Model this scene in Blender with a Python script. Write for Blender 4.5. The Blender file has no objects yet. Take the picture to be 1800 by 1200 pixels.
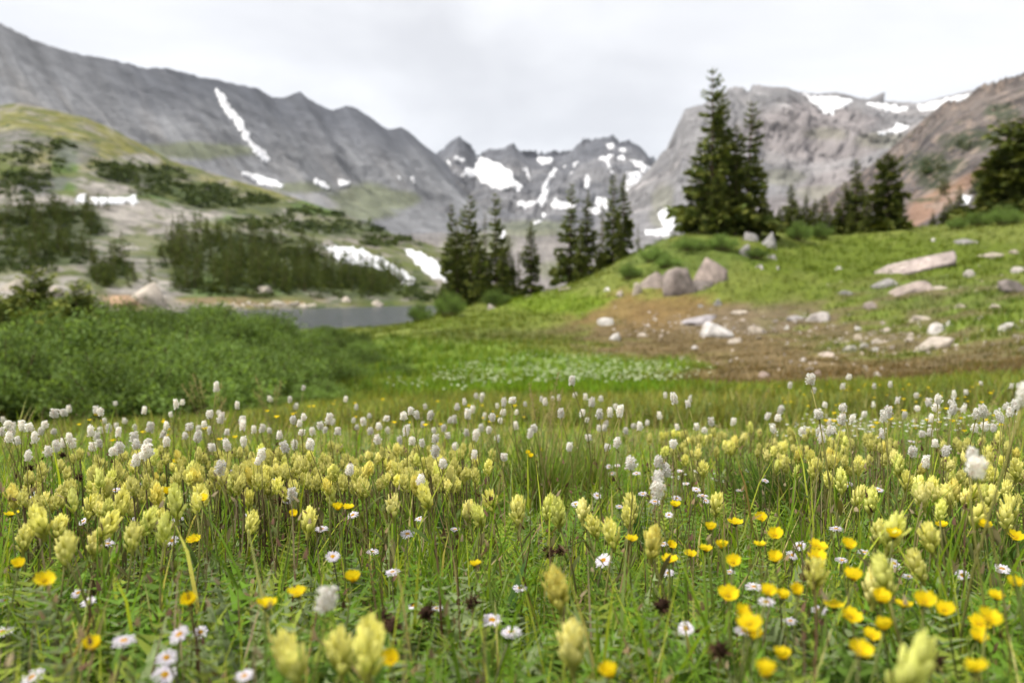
import bpy, math, random
import numpy as np
from mathutils import Vector, Matrix
from mathutils.bvhtree import BVHTree

random.seed(7)
RNG = np.random.default_rng(11)
SC = bpy.context.scene
COL = SC.collection

# ------------------------------------------------------------------ camera
F = 1400.0                       # focal length in pixels of an 1800 px wide frame (28 mm on 36 mm)
PITCH = math.atan(100.0 / F)
cam_d = bpy.data.cameras.new('camera')
cam = bpy.data.objects.new('camera', cam_d)
COL.objects.link(cam)
cam.location = (0, 0, 0)
cam.rotation_euler = (math.pi / 2 - PITCH, 0, 0)
cam_d.sensor_width = 36.0
cam_d.lens = 28.0
cam_d.clip_start = 0.02
cam_d.clip_end = 30000.0
cam_d.dof.use_dof = True
cam_d.dof.focus_distance = 1.32
cam_d.dof.aperture_fstop = 4.0
SC.camera = cam

# ------------------------------------------------------------------ world, sun, exposure
SUN_EL, SUN_AZ = math.radians(62), math.radians(255)      # azimuth clockwise from +Y
w = bpy.data.worlds.new('World')
SC.world = w
w.use_nodes = True
nt = w.node_tree
nt.nodes.clear()
n_out = nt.nodes.new('ShaderNodeOutputWorld')
n_bg = nt.nodes.new('ShaderNodeBackground')
n_bg.inputs['Strength'].default_value = 0.1
n_sky = nt.nodes.new('ShaderNodeTexSky')
n_sky.sky_type = 'NISHITA'
n_sky.sun_disc = False
n_sky.sun_elevation = SUN_EL
n_sky.sun_rotation = SUN_AZ
n_sky.altitude = 3300
n_tc = nt.nodes.new('ShaderNodeTexCoord')
n_mp = nt.nodes.new('ShaderNodeMapping')
n_mp.inputs['Scale'].default_value = (1.0, 1.0, 2.6)
n_mp.inputs['Location'].default_value = (0.35, 0.2, 0.15)
n_no = nt.nodes.new('ShaderNodeTexNoise')
n_no.inputs['Scale'].default_value = 2.3
n_no.inputs['Detail'].default_value = 5.0
n_no.inputs['Roughness'].default_value = 0.5
n_no.inputs['Distortion'].default_value = 0.3
n_cr = nt.nodes.new('ShaderNodeValToRGB')
n_cr.color_ramp.elements[0].position = 0.38
n_cr.color_ramp.elements[0].color = (0.77, 0.77, 0.785, 1)
n_cr.color_ramp.elements[1].position = 0.60
n_cr.color_ramp.elements[1].color = (1.0, 1.0, 1.01, 1)
n_mul = nt.nodes.new('ShaderNodeVectorMath')
n_mul.operation = 'SCALE'
n_mul.inputs['Scale'].default_value = 2.75
n_mix = nt.nodes.new('ShaderNodeMixRGB')
n_mix.inputs['Fac'].default_value = 0.94                  # cloud cover over the clear sky
L = nt.links.new
L(n_tc.outputs['Generated'], n_mp.inputs['Vector'])
L(n_mp.outputs['Vector'], n_no.inputs['Vector'])
L(n_no.outputs['Fac'], n_cr.inputs['Fac'])
L(n_cr.outputs['Color'], n_mul.inputs[0])
L(n_sky.outputs['Color'], n_mix.inputs['Color1'])
L(n_mul.outputs['Vector'], n_mix.inputs['Color2'])
L(n_mix.outputs['Color'], n_bg.inputs['Color'])
L(n_bg.outputs['Background'], n_out.inputs['Surface'])

sun_d = bpy.data.lights.new('sun', 'SUN')
sun_d.energy = 1.5
sun_d.angle = math.radians(11)
sun_d.color = (1.0, 0.955, 0.89)
sun = bpy.data.objects.new('sun', sun_d)
COL.objects.link(sun)
sdir = Vector((math.sin(SUN_AZ) * math.cos(SUN_EL), math.cos(SUN_AZ) * math.cos(SUN_EL), math.sin(SUN_EL)))
sun.rotation_euler = sdir.to_track_quat('Z', 'Y').to_euler()
sun.location = (-20, -30, 60)

SC.view_settings.view_transform = 'Standard'
SC.view_settings.look = 'None'
SC.view_settings.exposure = 1.95
SC.view_settings.gamma = 1.0
SC.view_settings.use_curve_mapping = False
SC.render.engine = 'CYCLES'
SC.cycles.use_denoising = True
SC.cycles.max_bounces = 6
SC.cycles.diffuse_bounces = 3
SC.cycles.glossy_bounces = 2
SC.cycles.transmission_bounces = 3
SC.cycles.volume_bounces = 0
SC.cycles.use_adaptive_sampling = True
SC.cycles.adaptive_threshold = 0.02

# ------------------------------------------------------------------ helpers: pixels of the frame <-> rays
CT, ST = math.cos(PITCH), math.sin(PITCH)


def ray(px, py):
    c = (600.0 - py) / F
    return np.array([(px - 900.0) / F, CT + c * ST, -ST + c * CT])


def at(px, py, Y):
    r = ray(px, py)
    return r * (Y / r[1])


def proj(P):
    P = np.asarray(P, float)
    d = np.maximum(P[..., 1] * CT - P[..., 2] * ST, 1e-3)
    u = P[..., 1] * ST + P[..., 2] * CT
    return 900 + F * P[..., 0] / d, 600 - F * u / d


# ------------------------------------------------------------------ numpy noise
_perm = RNG.permutation(256)
_perm = np.concatenate([_perm, _perm, _perm])
_grad = RNG.normal(size=(256, 3))
_grad /= np.linalg.norm(_grad, axis=1)[:, None]


def perlin(p):
    p = np.asarray(p, float)
    i = np.floor(p).astype(int)
    f = p - i
    i &= 255
    u = f * f * f * (f * (f * 6 - 15) + 10)
    out = 0
    for dx in (0, 1):
        wx = u[..., 0] if dx else 1 - u[..., 0]
        for dy in (0, 1):
            wy = u[..., 1] if dy else 1 - u[..., 1]
            for dz in (0, 1):
                wz = u[..., 2] if dz else 1 - u[..., 2]
                h = _perm[_perm[_perm[(i[..., 0] + dx) & 255] + ((i[..., 1] + dy) & 255)] + ((i[..., 2] + dz) & 255)]
                g = _grad[h]
                d = g[..., 0] * (f[..., 0] - dx) + g[..., 1] * (f[..., 1] - dy) + g[..., 2] * (f[..., 2] - dz)
                out = out + wx * wy * wz * d
    return out * 1.5


def fbm(p, o=4, gain=0.5, lac=2.03, ridged=False):
    a, s, t = 1.0, 0, 0
    p = np.asarray(p, float)
    for k in range(o):
        n = perlin(p + 17.3 * k)
        if ridged:
            n = 1 - 2 * np.abs(n)
        s = s + a * n
        t += a
        a *= gain
        p = p * lac
    return s / t


def v3(*a):
    return np.stack(np.broadcast_arrays(*a), -1)


def sstep(a, b, x):
    t = np.clip((x - a) / (b - a), 0, 1)
    return t * t * (3 - 2 * t)


def mixc(base, a, c):
    a = np.clip(a, 0, 1)[:, None]
    return base * (1 - a) + np.array(c) * a


# ------------------------------------------------------------------ mesh and object helpers
def mesh_np(name, V, T, col=None, uv=None, smooth=False, mat=None):
    V = np.ascontiguousarray(V, np.float32)
    T = np.ascontiguousarray(T, np.int32)
    k = T.shape[1]
    me = bpy.data.meshes.new(name)
    me.vertices.add(len(V))
    me.vertices.foreach_set('co', V.ravel())
    me.loops.add(T.size)
    me.loops.foreach_set('vertex_index', T.ravel())
    me.polygons.add(len(T))
    me.polygons.foreach_set('loop_start', np.arange(0, T.size, k, dtype=np.int32))
    me.polygons.foreach_set('loop_total', np.full(len(T), k, np.int32))
    if smooth:
        me.polygons.foreach_set('use_smooth', np.ones(len(T), bool))
    if col is not None:
        c = np.ones((len(V), 4), np.float32)
        c[:, :3] = col
        at_ = me.color_attributes.new('Col', 'FLOAT_COLOR', 'POINT')
        at_.data.foreach_set('color', c.ravel())
    if uv is not None:
        a2 = me.attributes.new('slope', 'FLOAT2', 'POINT')
        a2.data.foreach_set('vector', np.ascontiguousarray(uv, np.float32).ravel())
    me.update(calc_edges=True)
    me.validate()
    if mat:
        me.materials.append(mat)
    return me


def obj(name, me, parent=None, loc=None, rot=None, scale=None):
    o = bpy.data.objects.new(name, me)
    COL.objects.link(o)
    if parent is not None:
        o.parent = parent
    if loc is not None:
        o.location = loc
    if rot is not None:
        o.rotation_euler = rot
    if scale is not None:
        o.scale = scale if hasattr(scale, '__len__') else (scale,) * 3
    return o


def tag(o, label, cat, group=None):
    o['label'] = label
    o['category'] = cat
    if group:
        o['group'] = group
    return o


def struct(o):
    o['kind'] = 'structure'
    return o


class MB:
    """collects vertices, triangles and colours for one mesh"""
    def __init__(s):
        s.v, s.t, s.c, s.n = [], [], [], 0

    def add(s, V, T, C):
        V = np.asarray(V, float)
        s.v.append(V)
        s.t.append(np.asarray(T, int) + s.n)
        C = np.asarray(C, float)
        s.c.append(np.broadcast_to(C, (len(V), 3)) if C.ndim == 1 else C)
        s.n += len(V)

    def mesh(s, name, mat, smooth=False):
        return mesh_np(name, np.concatenate(s.v), np.concatenate(s.t), np.concatenate(s.c), smooth=smooth, mat=mat)


def tube(mb, pts, rad, col, seg=5, cap=True):
    pts = np.asarray(pts, float)
    n = len(pts)
    rad = np.broadcast_to(np.asarray(rad, float), (n,))
    tan = np.gradient(pts, axis=0)
    tan /= np.linalg.norm(tan, axis=1)[:, None] + 1e-12
    ref = np.array([1.0, 0.13, 0.07]) if abs(tan[0, 2]) > 0.6 else np.array([0.07, 0.1, 1.0])
    a = np.cross(tan, ref)
    a /= np.linalg.norm(a, axis=1)[:, None]
    b = np.cross(tan, a)
    th = np.arange(seg) * 2 * math.pi / seg
    V = pts[:, None] + rad[:, None, None] * (a[:, None] * np.cos(th)[None, :, None] + b[:, None] * np.sin(th)[None, :, None])
    V = V.reshape(-1, 3)
    T = []
    for i in range(n - 1):
        for j in range(seg):
            k = (j + 1) % seg
            p, q, r, s = i * seg + j, i * seg + k, (i + 1) * seg + j, (i + 1) * seg + k
            T += [(p, q, s), (p, s, r)]
    C = np.asarray(col, float)
    if C.ndim == 2:
        C = np.repeat(C, seg, 0)
    if cap:
        T += [((n - 1) * seg, (n - 1) * seg + j, (n - 1) * seg + j + 1) for j in range(1, seg - 1)]
    mb.add(V, T, C)


def grid_tris(nr, nc):
    i = np.arange(nr - 1)[:, None] * nc + np.arange(nc - 1)[None]
    a = np.stack([i, i + 1, i + nc + 1, i + nc], -1).reshape(-1, 4)
    return a


def blades(P, h, wd, az, lean, curl, col, tipcol, levels=4):
    """grass blades: strips that narrow to a tip and arch over; P (N,3)"""
    N = len(P)
    t = np.linspace(0, 1, levels)
    ang = lean[:, None] + curl[:, None] * t[None]                 # angle from vertical
    seg = h[:, None] / (levels - 1)
    dz = np.cos(ang) * seg
    dr = np.sin(ang) * seg
    z = np.concatenate([np.zeros((N, 1)), np.cumsum(dz[:, :-1], 1)], 1)
    r = np.concatenate([np.zeros((N, 1)), np.cumsum(dr[:, :-1], 1)], 1)
    cx, sx = np.cos(az)[:, None], np.sin(az)[:, None]
    C = v3(P[:, 0:1] + r * cx, P[:, 1:2] + r * sx, P[:, 2:3] + z)   # N,levels,3
    fa = az + math.pi / 2 + RNG.normal(0, 0.5, N)
    side = v3(np.cos(fa), np.sin(fa), np.zeros(N))[:, None]
    prof = np.array([0.75, 1.0, 0.75, 0.0]) if levels == 4 else np.array([0.9, 0.8, 0.0])
    ww = wd[:, None] * prof[None] * 0.5
    Lf = C[:, :-1] - side * ww[:, :-1, None]
    Rt = C[:, :-1] + side * ww[:, :-1, None]
    V = np.concatenate([Lf, Rt, C[:, -1:]], 1)                     # N, 2*(lv-1)+1
    m = levels - 1
    k = 2 * m + 1
    T = []
    for i in range(m - 1):
        T += [(i, m + i, m + i + 1), (i, m + i + 1, i + 1)]
    T += [(m - 1, 2 * m - 1, 2 * m)]
    T = np.array(T)
    T = (T[None] + (np.arange(N) * k)[:, None, None]).reshape(-1, 3)
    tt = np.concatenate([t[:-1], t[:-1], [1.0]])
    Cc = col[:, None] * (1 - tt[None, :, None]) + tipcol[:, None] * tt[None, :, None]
    return V.reshape(-1, 3), T, Cc.reshape(-1, 3)


# ------------------------------------------------------------------ materials
def new_mat(name):
    m = bpy.data.materials.new(name)
    m.use_nodes = True
    t = m.node_tree
    t.nodes.clear()
    return m, t


def N(t, typ, **kw):
    n = t.nodes.new(typ)
    for k, v in kw.items():
        if hasattr(n, k) and k not in ('Scale',):
            setattr(n, k, v)
        else:
            n.inputs[k].default_value = v
    return n


def leaf_mat(name, trans=0.35, rough=0.7, jitter=0.12, spec=0.08, warm=(1.12, 1.15, 0.5)):
    """colour from the mesh, small variation from plant to plant, some light passing through"""
    m, t = new_mat(name)
    out = N(t, 'ShaderNodeOutputMaterial')
    at_ = N(t, 'ShaderNodeAttribute', attribute_name='Col')
    oi = N(t, 'ShaderNodeObjectInfo')
    mr = N(t, 'ShaderNodeMapRange')
    mr.inputs['To Min'].default_value = 1 - jitter
    mr.inputs['To Max'].default_value = 1 + jitter
    t.links.new(oi.outputs['Random'], mr.inputs['Value'])
    mu = N(t, 'ShaderNodeVectorMath', operation='SCALE')
    t.links.new(at_.outputs['Color'], mu.inputs[0])
    t.links.new(mr.outputs['Result'], mu.inputs['Scale'])
    p = N(t, 'ShaderNodeBsdfPrincipled')
    p.inputs['Roughness'].default_value = rough
    p.inputs['Specular IOR Level'].default_value = spec
    t.links.new(mu.outputs[0], p.inputs['Base Color'])
    tr = N(t, 'ShaderNodeBsdfTranslucent')
    wm = N(t, 'ShaderNodeVectorMath', operation='MULTIPLY')
    wm.inputs[1].default_value = warm
    t.links.new(mu.outputs[0], wm.inputs[0])
    t.links.new(wm.outputs[0], tr.inputs['Color'])
    mx = N(t, 'ShaderNodeMixShader')
    mx.inputs['Fac'].default_value = trans
    t.links.new(p.outputs[0], mx.inputs[1])
    t.links.new(tr.outputs[0], mx.inputs[2])
    t.links.new(mx.outputs[0], out.inputs['Surface'])
    return m


def ground_mat(name, scale=8.0, amount=0.35, bump=0.4, bscale=30.0, bdist=0.02, rough=0.9, strata=None, patch=None):
    """colour from the mesh with procedural mottling and fine relief"""
    m, t = new_mat(name)
    out = N(t, 'ShaderNodeOutputMaterial')
    at_ = N(t, 'ShaderNodeAttribute', attribute_name='Col')
    tc = N(t, 'ShaderNodeTexCoord')
    no = N(t, 'ShaderNodeTexNoise')
    no.inputs['Scale'].default_value = scale
    no.inputs['Detail'].default_value = 8
    no.inputs['Roughness'].default_value = 0.65
    t.links.new(tc.outputs['Object'], no.inputs['Vector'])
    mr = N(t, 'ShaderNodeMapRange')
    mr.inputs['From Min'].default_value = 0.3
    mr.inputs['From Max'].default_value = 0.7
    mr.inputs['To Min'].default_value = 1 - amount
    mr.inputs['To Max'].default_value = 1 + amount
    t.links.new(no.outputs['Fac'], mr.inputs['Value'])
    mu = N(t, 'ShaderNodeVectorMath', operation='SCALE')
    t.links.new(at_.outputs['Color'], mu.inputs[0])
    t.links.new(mr.outputs['Result'], mu.inputs['Scale'])
    last = mu.outputs[0]
    if strata:                                                     # streaks of rubble that run down the slope
        a2 = N(t, 'ShaderNodeAttribute', attribute_name='slope')
        mp = N(t, 'ShaderNodeMapping')
        mp.inputs['Scale'].default_value = (strata[0], strata[1], 1)
        t.links.new(a2.outputs['Vector'], mp.inputs['Vector'])
        n2 = N(t, 'ShaderNodeTexNoise')
        n2.inputs['Scale'].default_value = 1.0
        n2.inputs['Detail'].default_value = 6
        n2.inputs['Distortion'].default_value = 0.6
        t.links.new(mp.outputs['Vector'], n2.inputs['Vector'])
        m2 = N(t, 'ShaderNodeMapRange')
        m2.inputs['From Min'].default_value = 0.32
        m2.inputs['From Max'].default_value = 0.68
        m2.inputs['To Min'].default_value = 1 - strata[2]
        m2.inputs['To Max'].default_value = 1 + strata[2]
        t.links.new(n2.outputs['Fac'], m2.inputs['Value'])
        mu2 = N(t, 'ShaderNodeVectorMath', operation='SCALE')
        t.links.new(last, mu2.inputs[0])
        t.links.new(m2.outputs['Result'], mu2.inputs['Scale'])
        last = mu2.outputs[0]
    for sc_, lo, hi, colr, fac in (patch or []):                   # ragged patches: low plants or lichen, on the crag also painted shading contrast
        np_ = N(t, 'ShaderNodeTexNoise')
        np_.inputs['Scale'].default_value = sc_
        np_.inputs['Detail'].default_value = 9
        np_.inputs['Roughness'].default_value = 0.62
        t.links.new(tc.outputs['Object'], np_.inputs['Vector'])
        mp2 = N(t, 'ShaderNodeMapRange')
        mp2.inputs['From Min'].default_value = lo
        mp2.inputs['From Max'].default_value = hi
        mp2.inputs['To Max'].default_value = fac
        t.links.new(np_.outputs['Fac'], mp2.inputs['Value'])
        mxp = N(t, 'ShaderNodeMixRGB')
        mxp.inputs['Color2'].default_value = (*colr, 1)
        t.links.new(mp2.outputs['Result'], mxp.inputs['Fac'])
        t.links.new(last, mxp.inputs['Color1'])
        last = mxp.outputs['Color']
    p = N(t, 'ShaderNodeBsdfPrincipled')
    p.inputs['Roughness'].default_value = rough
    p.inputs['Specular IOR Level'].default_value = 0.15
    t.links.new(last, p.inputs['Base Color'])
    nb = N(t, 'ShaderNodeTexNoise')
    nb.inputs['Scale'].default_value = bscale
    nb.inputs['Detail'].default_value = 6
    nb.inputs['Roughness'].default_value = 0.6
    t.links.new(tc.outputs['Object'], nb.inputs['Vector'])
    bp = N(t, 'ShaderNodeBump')
    bp.inputs['Strength'].default_value = bump
    bp.inputs['Distance'].default_value = bdist
    t.links.new(nb.outputs['Fac'], bp.inputs['Height'])
    t.links.new(bp.outputs['Normal'], p.inputs['Normal'])
    t.links.new(p.outputs[0], out.inputs['Surface'])
    return m


M_ground = ground_mat('meadow_soil_and_turf', scale=6, amount=0.35, bump=0.6, bscale=40, bdist=0.03)
M_hill = ground_mat('granite_and_turf', scale=0.16, amount=0.45, bump=0.7, bscale=0.4, bdist=1.2, patch=[(0.055, 0.52, 0.57, (0.10, 0.115, 0.035), 0.75), (0.13, 0.56, 0.62, (0.055, 0.075, 0.028), 0.85), (0.10, 0.38, 0.33, (0.19, 0.175, 0.165), 0.7)])
M_scree = ground_mat('grey_scree', scale=0.012, amount=0.28, bump=0.5, bscale=0.03, bdist=14.0, strata=(4.5, 0.7, 0.20))
M_peak = ground_mat('dark_mountain_rock', scale=0.008, amount=0.45, bump=0.7, bscale=0.02, bdist=25.0, strata=(10.0, 6.0, 0.22))
M_plateau = ground_mat('pale_mountain_rock', scale=0.01, amount=0.40, bump=0.6, bscale=0.02, bdist=18.0, strata=(9.0, 7.0, 0.18))
M_crag = ground_mat('brown_crag_rock', scale=0.04, amount=0.5, bump=1.0, bscale=0.08, bdist=10.0, patch=[(0.05, 0.58, 0.63, (0.06, 0.075, 0.035), 0.8), (0.035, 0.42, 0.36, (0.085, 0.075, 0.075), 0.85), (0.11, 0.54, 0.60, (0.30, 0.235, 0.19), 0.7)])  # dark and pale patches paint in shading contrast, green ones are growth
M_rock = ground_mat('lichened_granite', scale=3.0, amount=0.5, bump=0.7, bscale=9.0, bdist=0.05)
M_floor = ground_mat('valley_floor_turf', scale=0.02, amount=0.3, bump=0.4, bscale=0.1, bdist=1.0)
M_leaf = leaf_mat('meadow_leaf', 0.42)
M_grass = leaf_mat('grass_blade', 0.45, rough=0.6, spec=0.12)
M_willow = leaf_mat('willow_leaf', 0.4, rough=0.7, jitter=0.32, spec=0.06)
M_needle = leaf_mat('conifer_needles', 0.12, rough=0.65, jitter=0.15, spec=0.04)
M_bark = ground_mat('conifer_bark', scale=6, amount=0.4, bump=0.8, bscale=14, bdist=0.04)
M_petal = leaf_mat('petal', 0.45, rough=0.6, jitter=0.16, spec=0.06, warm=(1.0, 1.0, 0.85))
M_stem = leaf_mat('flower_stem', 0.1, rough=0.6, jitter=0.2)
M_seed = leaf_mat('dry_seed_head', 0.1, rough=0.9, jitter=0.2)

m, t = new_mat('old_snow')
p_ = N(t, 'ShaderNodeBsdfPrincipled')
tc_ = N(t, 'ShaderNodeTexCoord')
no_ = N(t, 'ShaderNodeTexNoise')
no_.inputs['Scale'].default_value = 0.05
no_.inputs['Detail'].default_value = 6
cr_ = N(t, 'ShaderNodeValToRGB')
cr_.color_ramp.elements[0].position = 0.3
cr_.color_ramp.elements[0].color = (0.50, 0.49, 0.49, 1)
cr_.color_ramp.elements[1].position = 0.6
cr_.color_ramp.elements[1].color = (0.78, 0.79, 0.81, 1)
p_.inputs['Roughness'].default_value = 0.8
t.links.new(tc_.outputs['Object'], no_.inputs['Vector'])
t.links.new(no_.outputs['Fac'], cr_.inputs['Fac'])
t.links.new(cr_.outputs['Color'], p_.inputs['Base Color'])
o_ = N(t, 'ShaderNodeOutputMaterial')
t.links.new(p_.outputs[0], o_.inputs['Surface'])
M_snow = m

m, t = new_mat('lake_water')
p_ = N(t, 'ShaderNodeBsdfPrincipled')
p_.inputs['Base Color'].default_value = (0.035, 0.042, 0.045, 1)
p_.inputs['Roughness'].default_value = 0.2
p_.inputs['IOR'].default_value = 1.33
tc_ = N(t, 'ShaderNodeTexCoord')
mp_ = N(t, 'ShaderNodeMapping')
mp_.inputs['Scale'].default_value = (0.5, 1.6, 1)
no_ = N(t, 'ShaderNodeTexNoise')
no_.inputs['Scale'].default_value = 1.2
no_.inputs['Detail'].default_value = 4
bp_ = N(t, 'ShaderNodeBump')
bp_.inputs['Strength'].default_value = 1.0
bp_.inputs['Distance'].default_value = 0.9
t.links.new(tc_.outputs['Object'], mp_.inputs['Vector'])
t.links.new(mp_.outputs['Vector'], no_.inputs['Vector'])
t.links.new(no_.outputs['Fac'], bp_.inputs['Height'])
t.links.new(bp_.outputs['Normal'], p_.inputs['Normal'])
o_ = N(t, 'ShaderNodeOutputMaterial')
t.links.new(p_.outputs[0], o_.inputs['Surface'])
M_water = m

# ------------------------------------------------------------------ near ground: a smooth height surface through surveyed points
LAKE_Z = -6.0
cp = []                                              # (q = x/Y, ln Y, slope = z/Y)


def gp(px, py, Y):
    p = at(px, py, Y)
    cp.append((p[0] / Y, math.log(Y), p[2] / Y))


for Y in (0.4, 0.7, 1.2, 2.0, 3.0, 4.2):
    for q in (-0.95, -0.35, 0.35, 0.95):
        z = -0.36 - 0.112 * Y + (0.02 * Y if q > 0.5 else 0) * (Y > 1.5)
        cp.append((q, math.log(Y), z / Y))
for a in [(-250, 770, 9), (100, 757, 9), (300, 745, 9.5), (500, 725, 10), (650, 705, 11), (600, 738, 7), (900, 722, 7),
          (800, 690, 11), (1000, 690, 11), (800, 642, 16), (1000, 642, 16), (1200, 655, 14), (1000, 603, 22), (800, 603, 22),
          (700, 585, 30), (-250, 670, 16), (0, 660, 16), (300, 650, 18), (500, 628, 25), (0, 610, 35), (300, 594, 45), (500, 588, 50),
          (620, 580, 60), (700, 572, 62), (560, 580, 90), (680, 578, 95), (100, 585, 90), (-250, 590, 90),
          (1000, 570, 28), (1200, 602, 23), (1200, 562, 28), (1400, 602, 22), (1400, 552, 28), (1600, 622, 17), (1600, 562, 24),
          (1800, 620, 14), (1800, 562, 20), (1300, 702, 8), (1500, 692, 8), (1800, 668, 8), (1800, 702, 5.5), (2080, 660, 8), (2080, 560, 20),
          (1100, 515, 32), (1180, 506, 32), (1280, 492, 32), (1130, 452, 36), (1200, 425, 38), (1270, 413, 39), (1350, 428, 39),
          (1050, 488, 40), (1000, 505, 43), (900, 528, 45), (820, 543, 47), (760, 562, 48), (800, 560, 64), (1000, 520, 62),
          (1450, 520, 30), (1450, 470, 36), (1450, 424, 43), (1600, 480, 32), (1600, 432, 40), (1600, 404, 47), (1800, 500, 26),
          (1800, 432, 36), (1800, 386, 46), (1700, 398, 47), (1450, 428, 60), (1800, 392, 62), (1250, 436, 60), (2080, 380, 46), (2080, 500, 26),
          (1000, 545, 100), (1300, 470, 100), (1600, 440, 100), (1900, 420, 100), (820, 575, 100), (1100, 545, 125), (700, 585, 125), (300, 592, 125),
          (1500, 480, 140), (1900, 450, 140)]:
    gp(*a)
cp = np.array(cp)
KX, KY = 2.2, 1.0


def _k(r2):
    return 0.5 * r2 * np.log(r2 + 1e-12)


_A = np.stack([cp[:, 0] * KX, cp[:, 1] * KY], 1)
_n = len(_A)
_K = _k(((_A[:, None] - _A[None]) ** 2).sum(-1)) + np.eye(_n) * 2e-3
_P = np.concatenate([np.ones((_n, 1)), _A], 1)
_S = np.linalg.solve(np.block([[_K, _P], [_P.T, np.zeros((3, 3))]]), np.concatenate([cp[:, 2], np.zeros(3)]))


def G0(x, y):
    x, y = np.broadcast_arrays(np.asarray(x, float), np.asarray(y, float))
    shp = x.shape
    x, y = x.ravel(), y.ravel()
    out = np.empty(len(x))
    for s in range(0, len(x), 40000):
        xx, yy = x[s:s + 40000], y[s:s + 40000]
        Y = np.maximum(yy, 0.4)
        q = np.clip(xx / Y, -0.95, 0.95)
        a = np.stack([q * KX, np.log(Y) * KY], 1)
        sl = _k(((a[:, None] - _A[None]) ** 2).sum(-1)) @ _S[:_n] + _S[_n] + a @ _S[_n + 1:]
        out[s:s + 40000] = sl * Y + 0.11 * np.minimum(Y - yy, 3)
    return out.reshape(shp)


def G(x, y):
    x = np.asarray(x, float)
    y = np.asarray(y, float)
    Y = np.clip(y, 0.4, 60)
    s1 = fbm(v3(x * 2.3, y * 2.3, 0 * x), 3) * 0.018 * sstep(0.2, 1.5, Y)
    s2 = fbm(v3(x * 0.9, y * 0.9, 5 + 0 * x), 3) * np.clip((Y - 4) * 0.018, 0, 0.22)
    s3 = fbm(v3(x * 0.22, y * 0.22, 9 + 0 * x), 3) * np.clip((Y - 18) * 0.02, 0, 0.3)
    return G0(x, y) + s1 + s2 + s3


def Gf(x, y):
    return float(G(np.array([x]), np.array([y]))[0])


_YS = np.exp(np.linspace(math.log(0.42), math.log(110), 420))


def hit(px, py, lift=0.0, ymin=0.42, ymax=110):
    """first point where the line of sight comes down to `lift` above the ground"""
    r = ray(px, py)
    P = r[None] * (_YS / r[1])[:, None]
    ok = (_YS >= ymin) & (_YS <= ymax)
    d = P[:, 2] - G(P[:, 0], P[:, 1]) - lift
    idx = np.where(ok & (d <= 0))[0]
    if len(idx) == 0:
        j = np.where(ok)[0]
        return P[j[np.argmin(d[j])]]
    i = idx[0]
    if i == 0 or not ok[i - 1]:
        return P[i]
    f = d[i - 1] / (d[i - 1] - d[i])
    return P[i - 1] * (1 - f) + P[i] * f


# what grows where on the near ground (centre and radii as seen from the path, colour, weight)
LUSH, OLIVE, DARKG = (0.085, 0.185, 0.018), (0.11, 0.15, 0.03), (0.06, 0.10, 0.02)
BROWN, ORANGE, DRY = (0.155, 0.112, 0.05), (0.22, 0.145, 0.055), (0.19, 0.155, 0.07)
ZONES = [(1250, 580, 330, 50, BROWN, 1.0), (1130, 545, 200, 32, ORANGE, 0.9), (1330, 560, 150, 30, (0.18, 0.14, 0.085), 0.8),
         (1520, 636, 560, 50, BROWN, 1.0), (1650, 600, 260, 34, (0.15, 0.13, 0.05), 0.7), (1380, 668, 330, 26, BROWN, 0.9),
         (1560, 455, 300, 45, (0.115, 0.155, 0.014), 1.0), (1400, 515, 160, 22, (0.13, 0.17, 0.02), 0.8), (1650, 520, 200, 30, (0.11, 0.13, 0.035), 0.7),
         (1700, 565, 160, 26, (0.13, 0.18, 0.025), 0.7), (980, 650, 260, 26, (0.18, 0.27, 0.04), 0.9), (980, 690, 330, 16, (0.15, 0.245, 0.018), 0.9),
         (980, 535, 110, 24, (0.15, 0.215, 0.015), 1.0), (850, 565, 160, 22, (0.15, 0.19, 0.025), 0.8), (1200, 455, 130, 40, (0.10, 0.15, 0.03), 0.6),
         (760, 640, 240, 60, (0.15, 0.225, 0.028), 0.8), (300, 640, 420, 90, DARKG, 0.8), (880, 590, 160, 14, (0.10, 0.10, 0.03), 0.5),
         (1600, 692, 360, 18, (0.20, 0.23, 0.04), 0.8), (500, 735, 700, 26, (0.24, 0.26, 0.06), 0.8), (1100, 720, 500, 20, (0.23, 0.24, 0.06), 0.8)]


def cover(P):
    px, py = proj(P)
    base = np.empty((len(P), 3))
    n1 = fbm(v3(P[:, 0] * 0.7, P[:, 1] * 0.7, 0 * P[:, 0] + 3), 3)
    base[:] = np.array([0.165, 0.195, 0.036])
    near = 1 - sstep(3.5, 7, P[:, 1])
    base = base * (1 - near[:, None]) + np.array([0.20, 0.21, 0.065]) * near[:, None]
    for cx, cy, rx, ry, c, wgt in ZONES:
        d = np.hypot((px - cx) / rx, (py - cy) / ry) + n1 * 0.85
        a = (1 - sstep(0.65, 1.1, d)) * wgt * (1 - near)
        base = base * (1 - a[:, None]) + np.array(c) * a[:, None]
    n2 = fbm(v3(P[:, 0] * 2.1, P[:, 1] * 2.1, 0 * P[:, 0] + 8), 3)
    n3 = fbm(v3(P[:, 0] * 0.45, P[:, 1] * 0.8, 0 * P[:, 0] + 21), 4)
    reg = (1 - sstep(0.7, 1.1, np.hypot((px - 1660) / 330, (py - 565) / 85))) * (1 - near)
    base = mixc(base, sstep(0.0, 0.18, n3) * reg * 0.75, (0.16, 0.125, 0.065))
    base = mixc(base, sstep(0.05, 0.2, -n3) * reg * 0.6, (0.14, 0.20, 0.025))
    base = base * (1 - 0.2 * sstep(15, 26, P[:, 1]))[:, None]
    return base * (1 + 0.55 * n2)[:, None]


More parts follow.
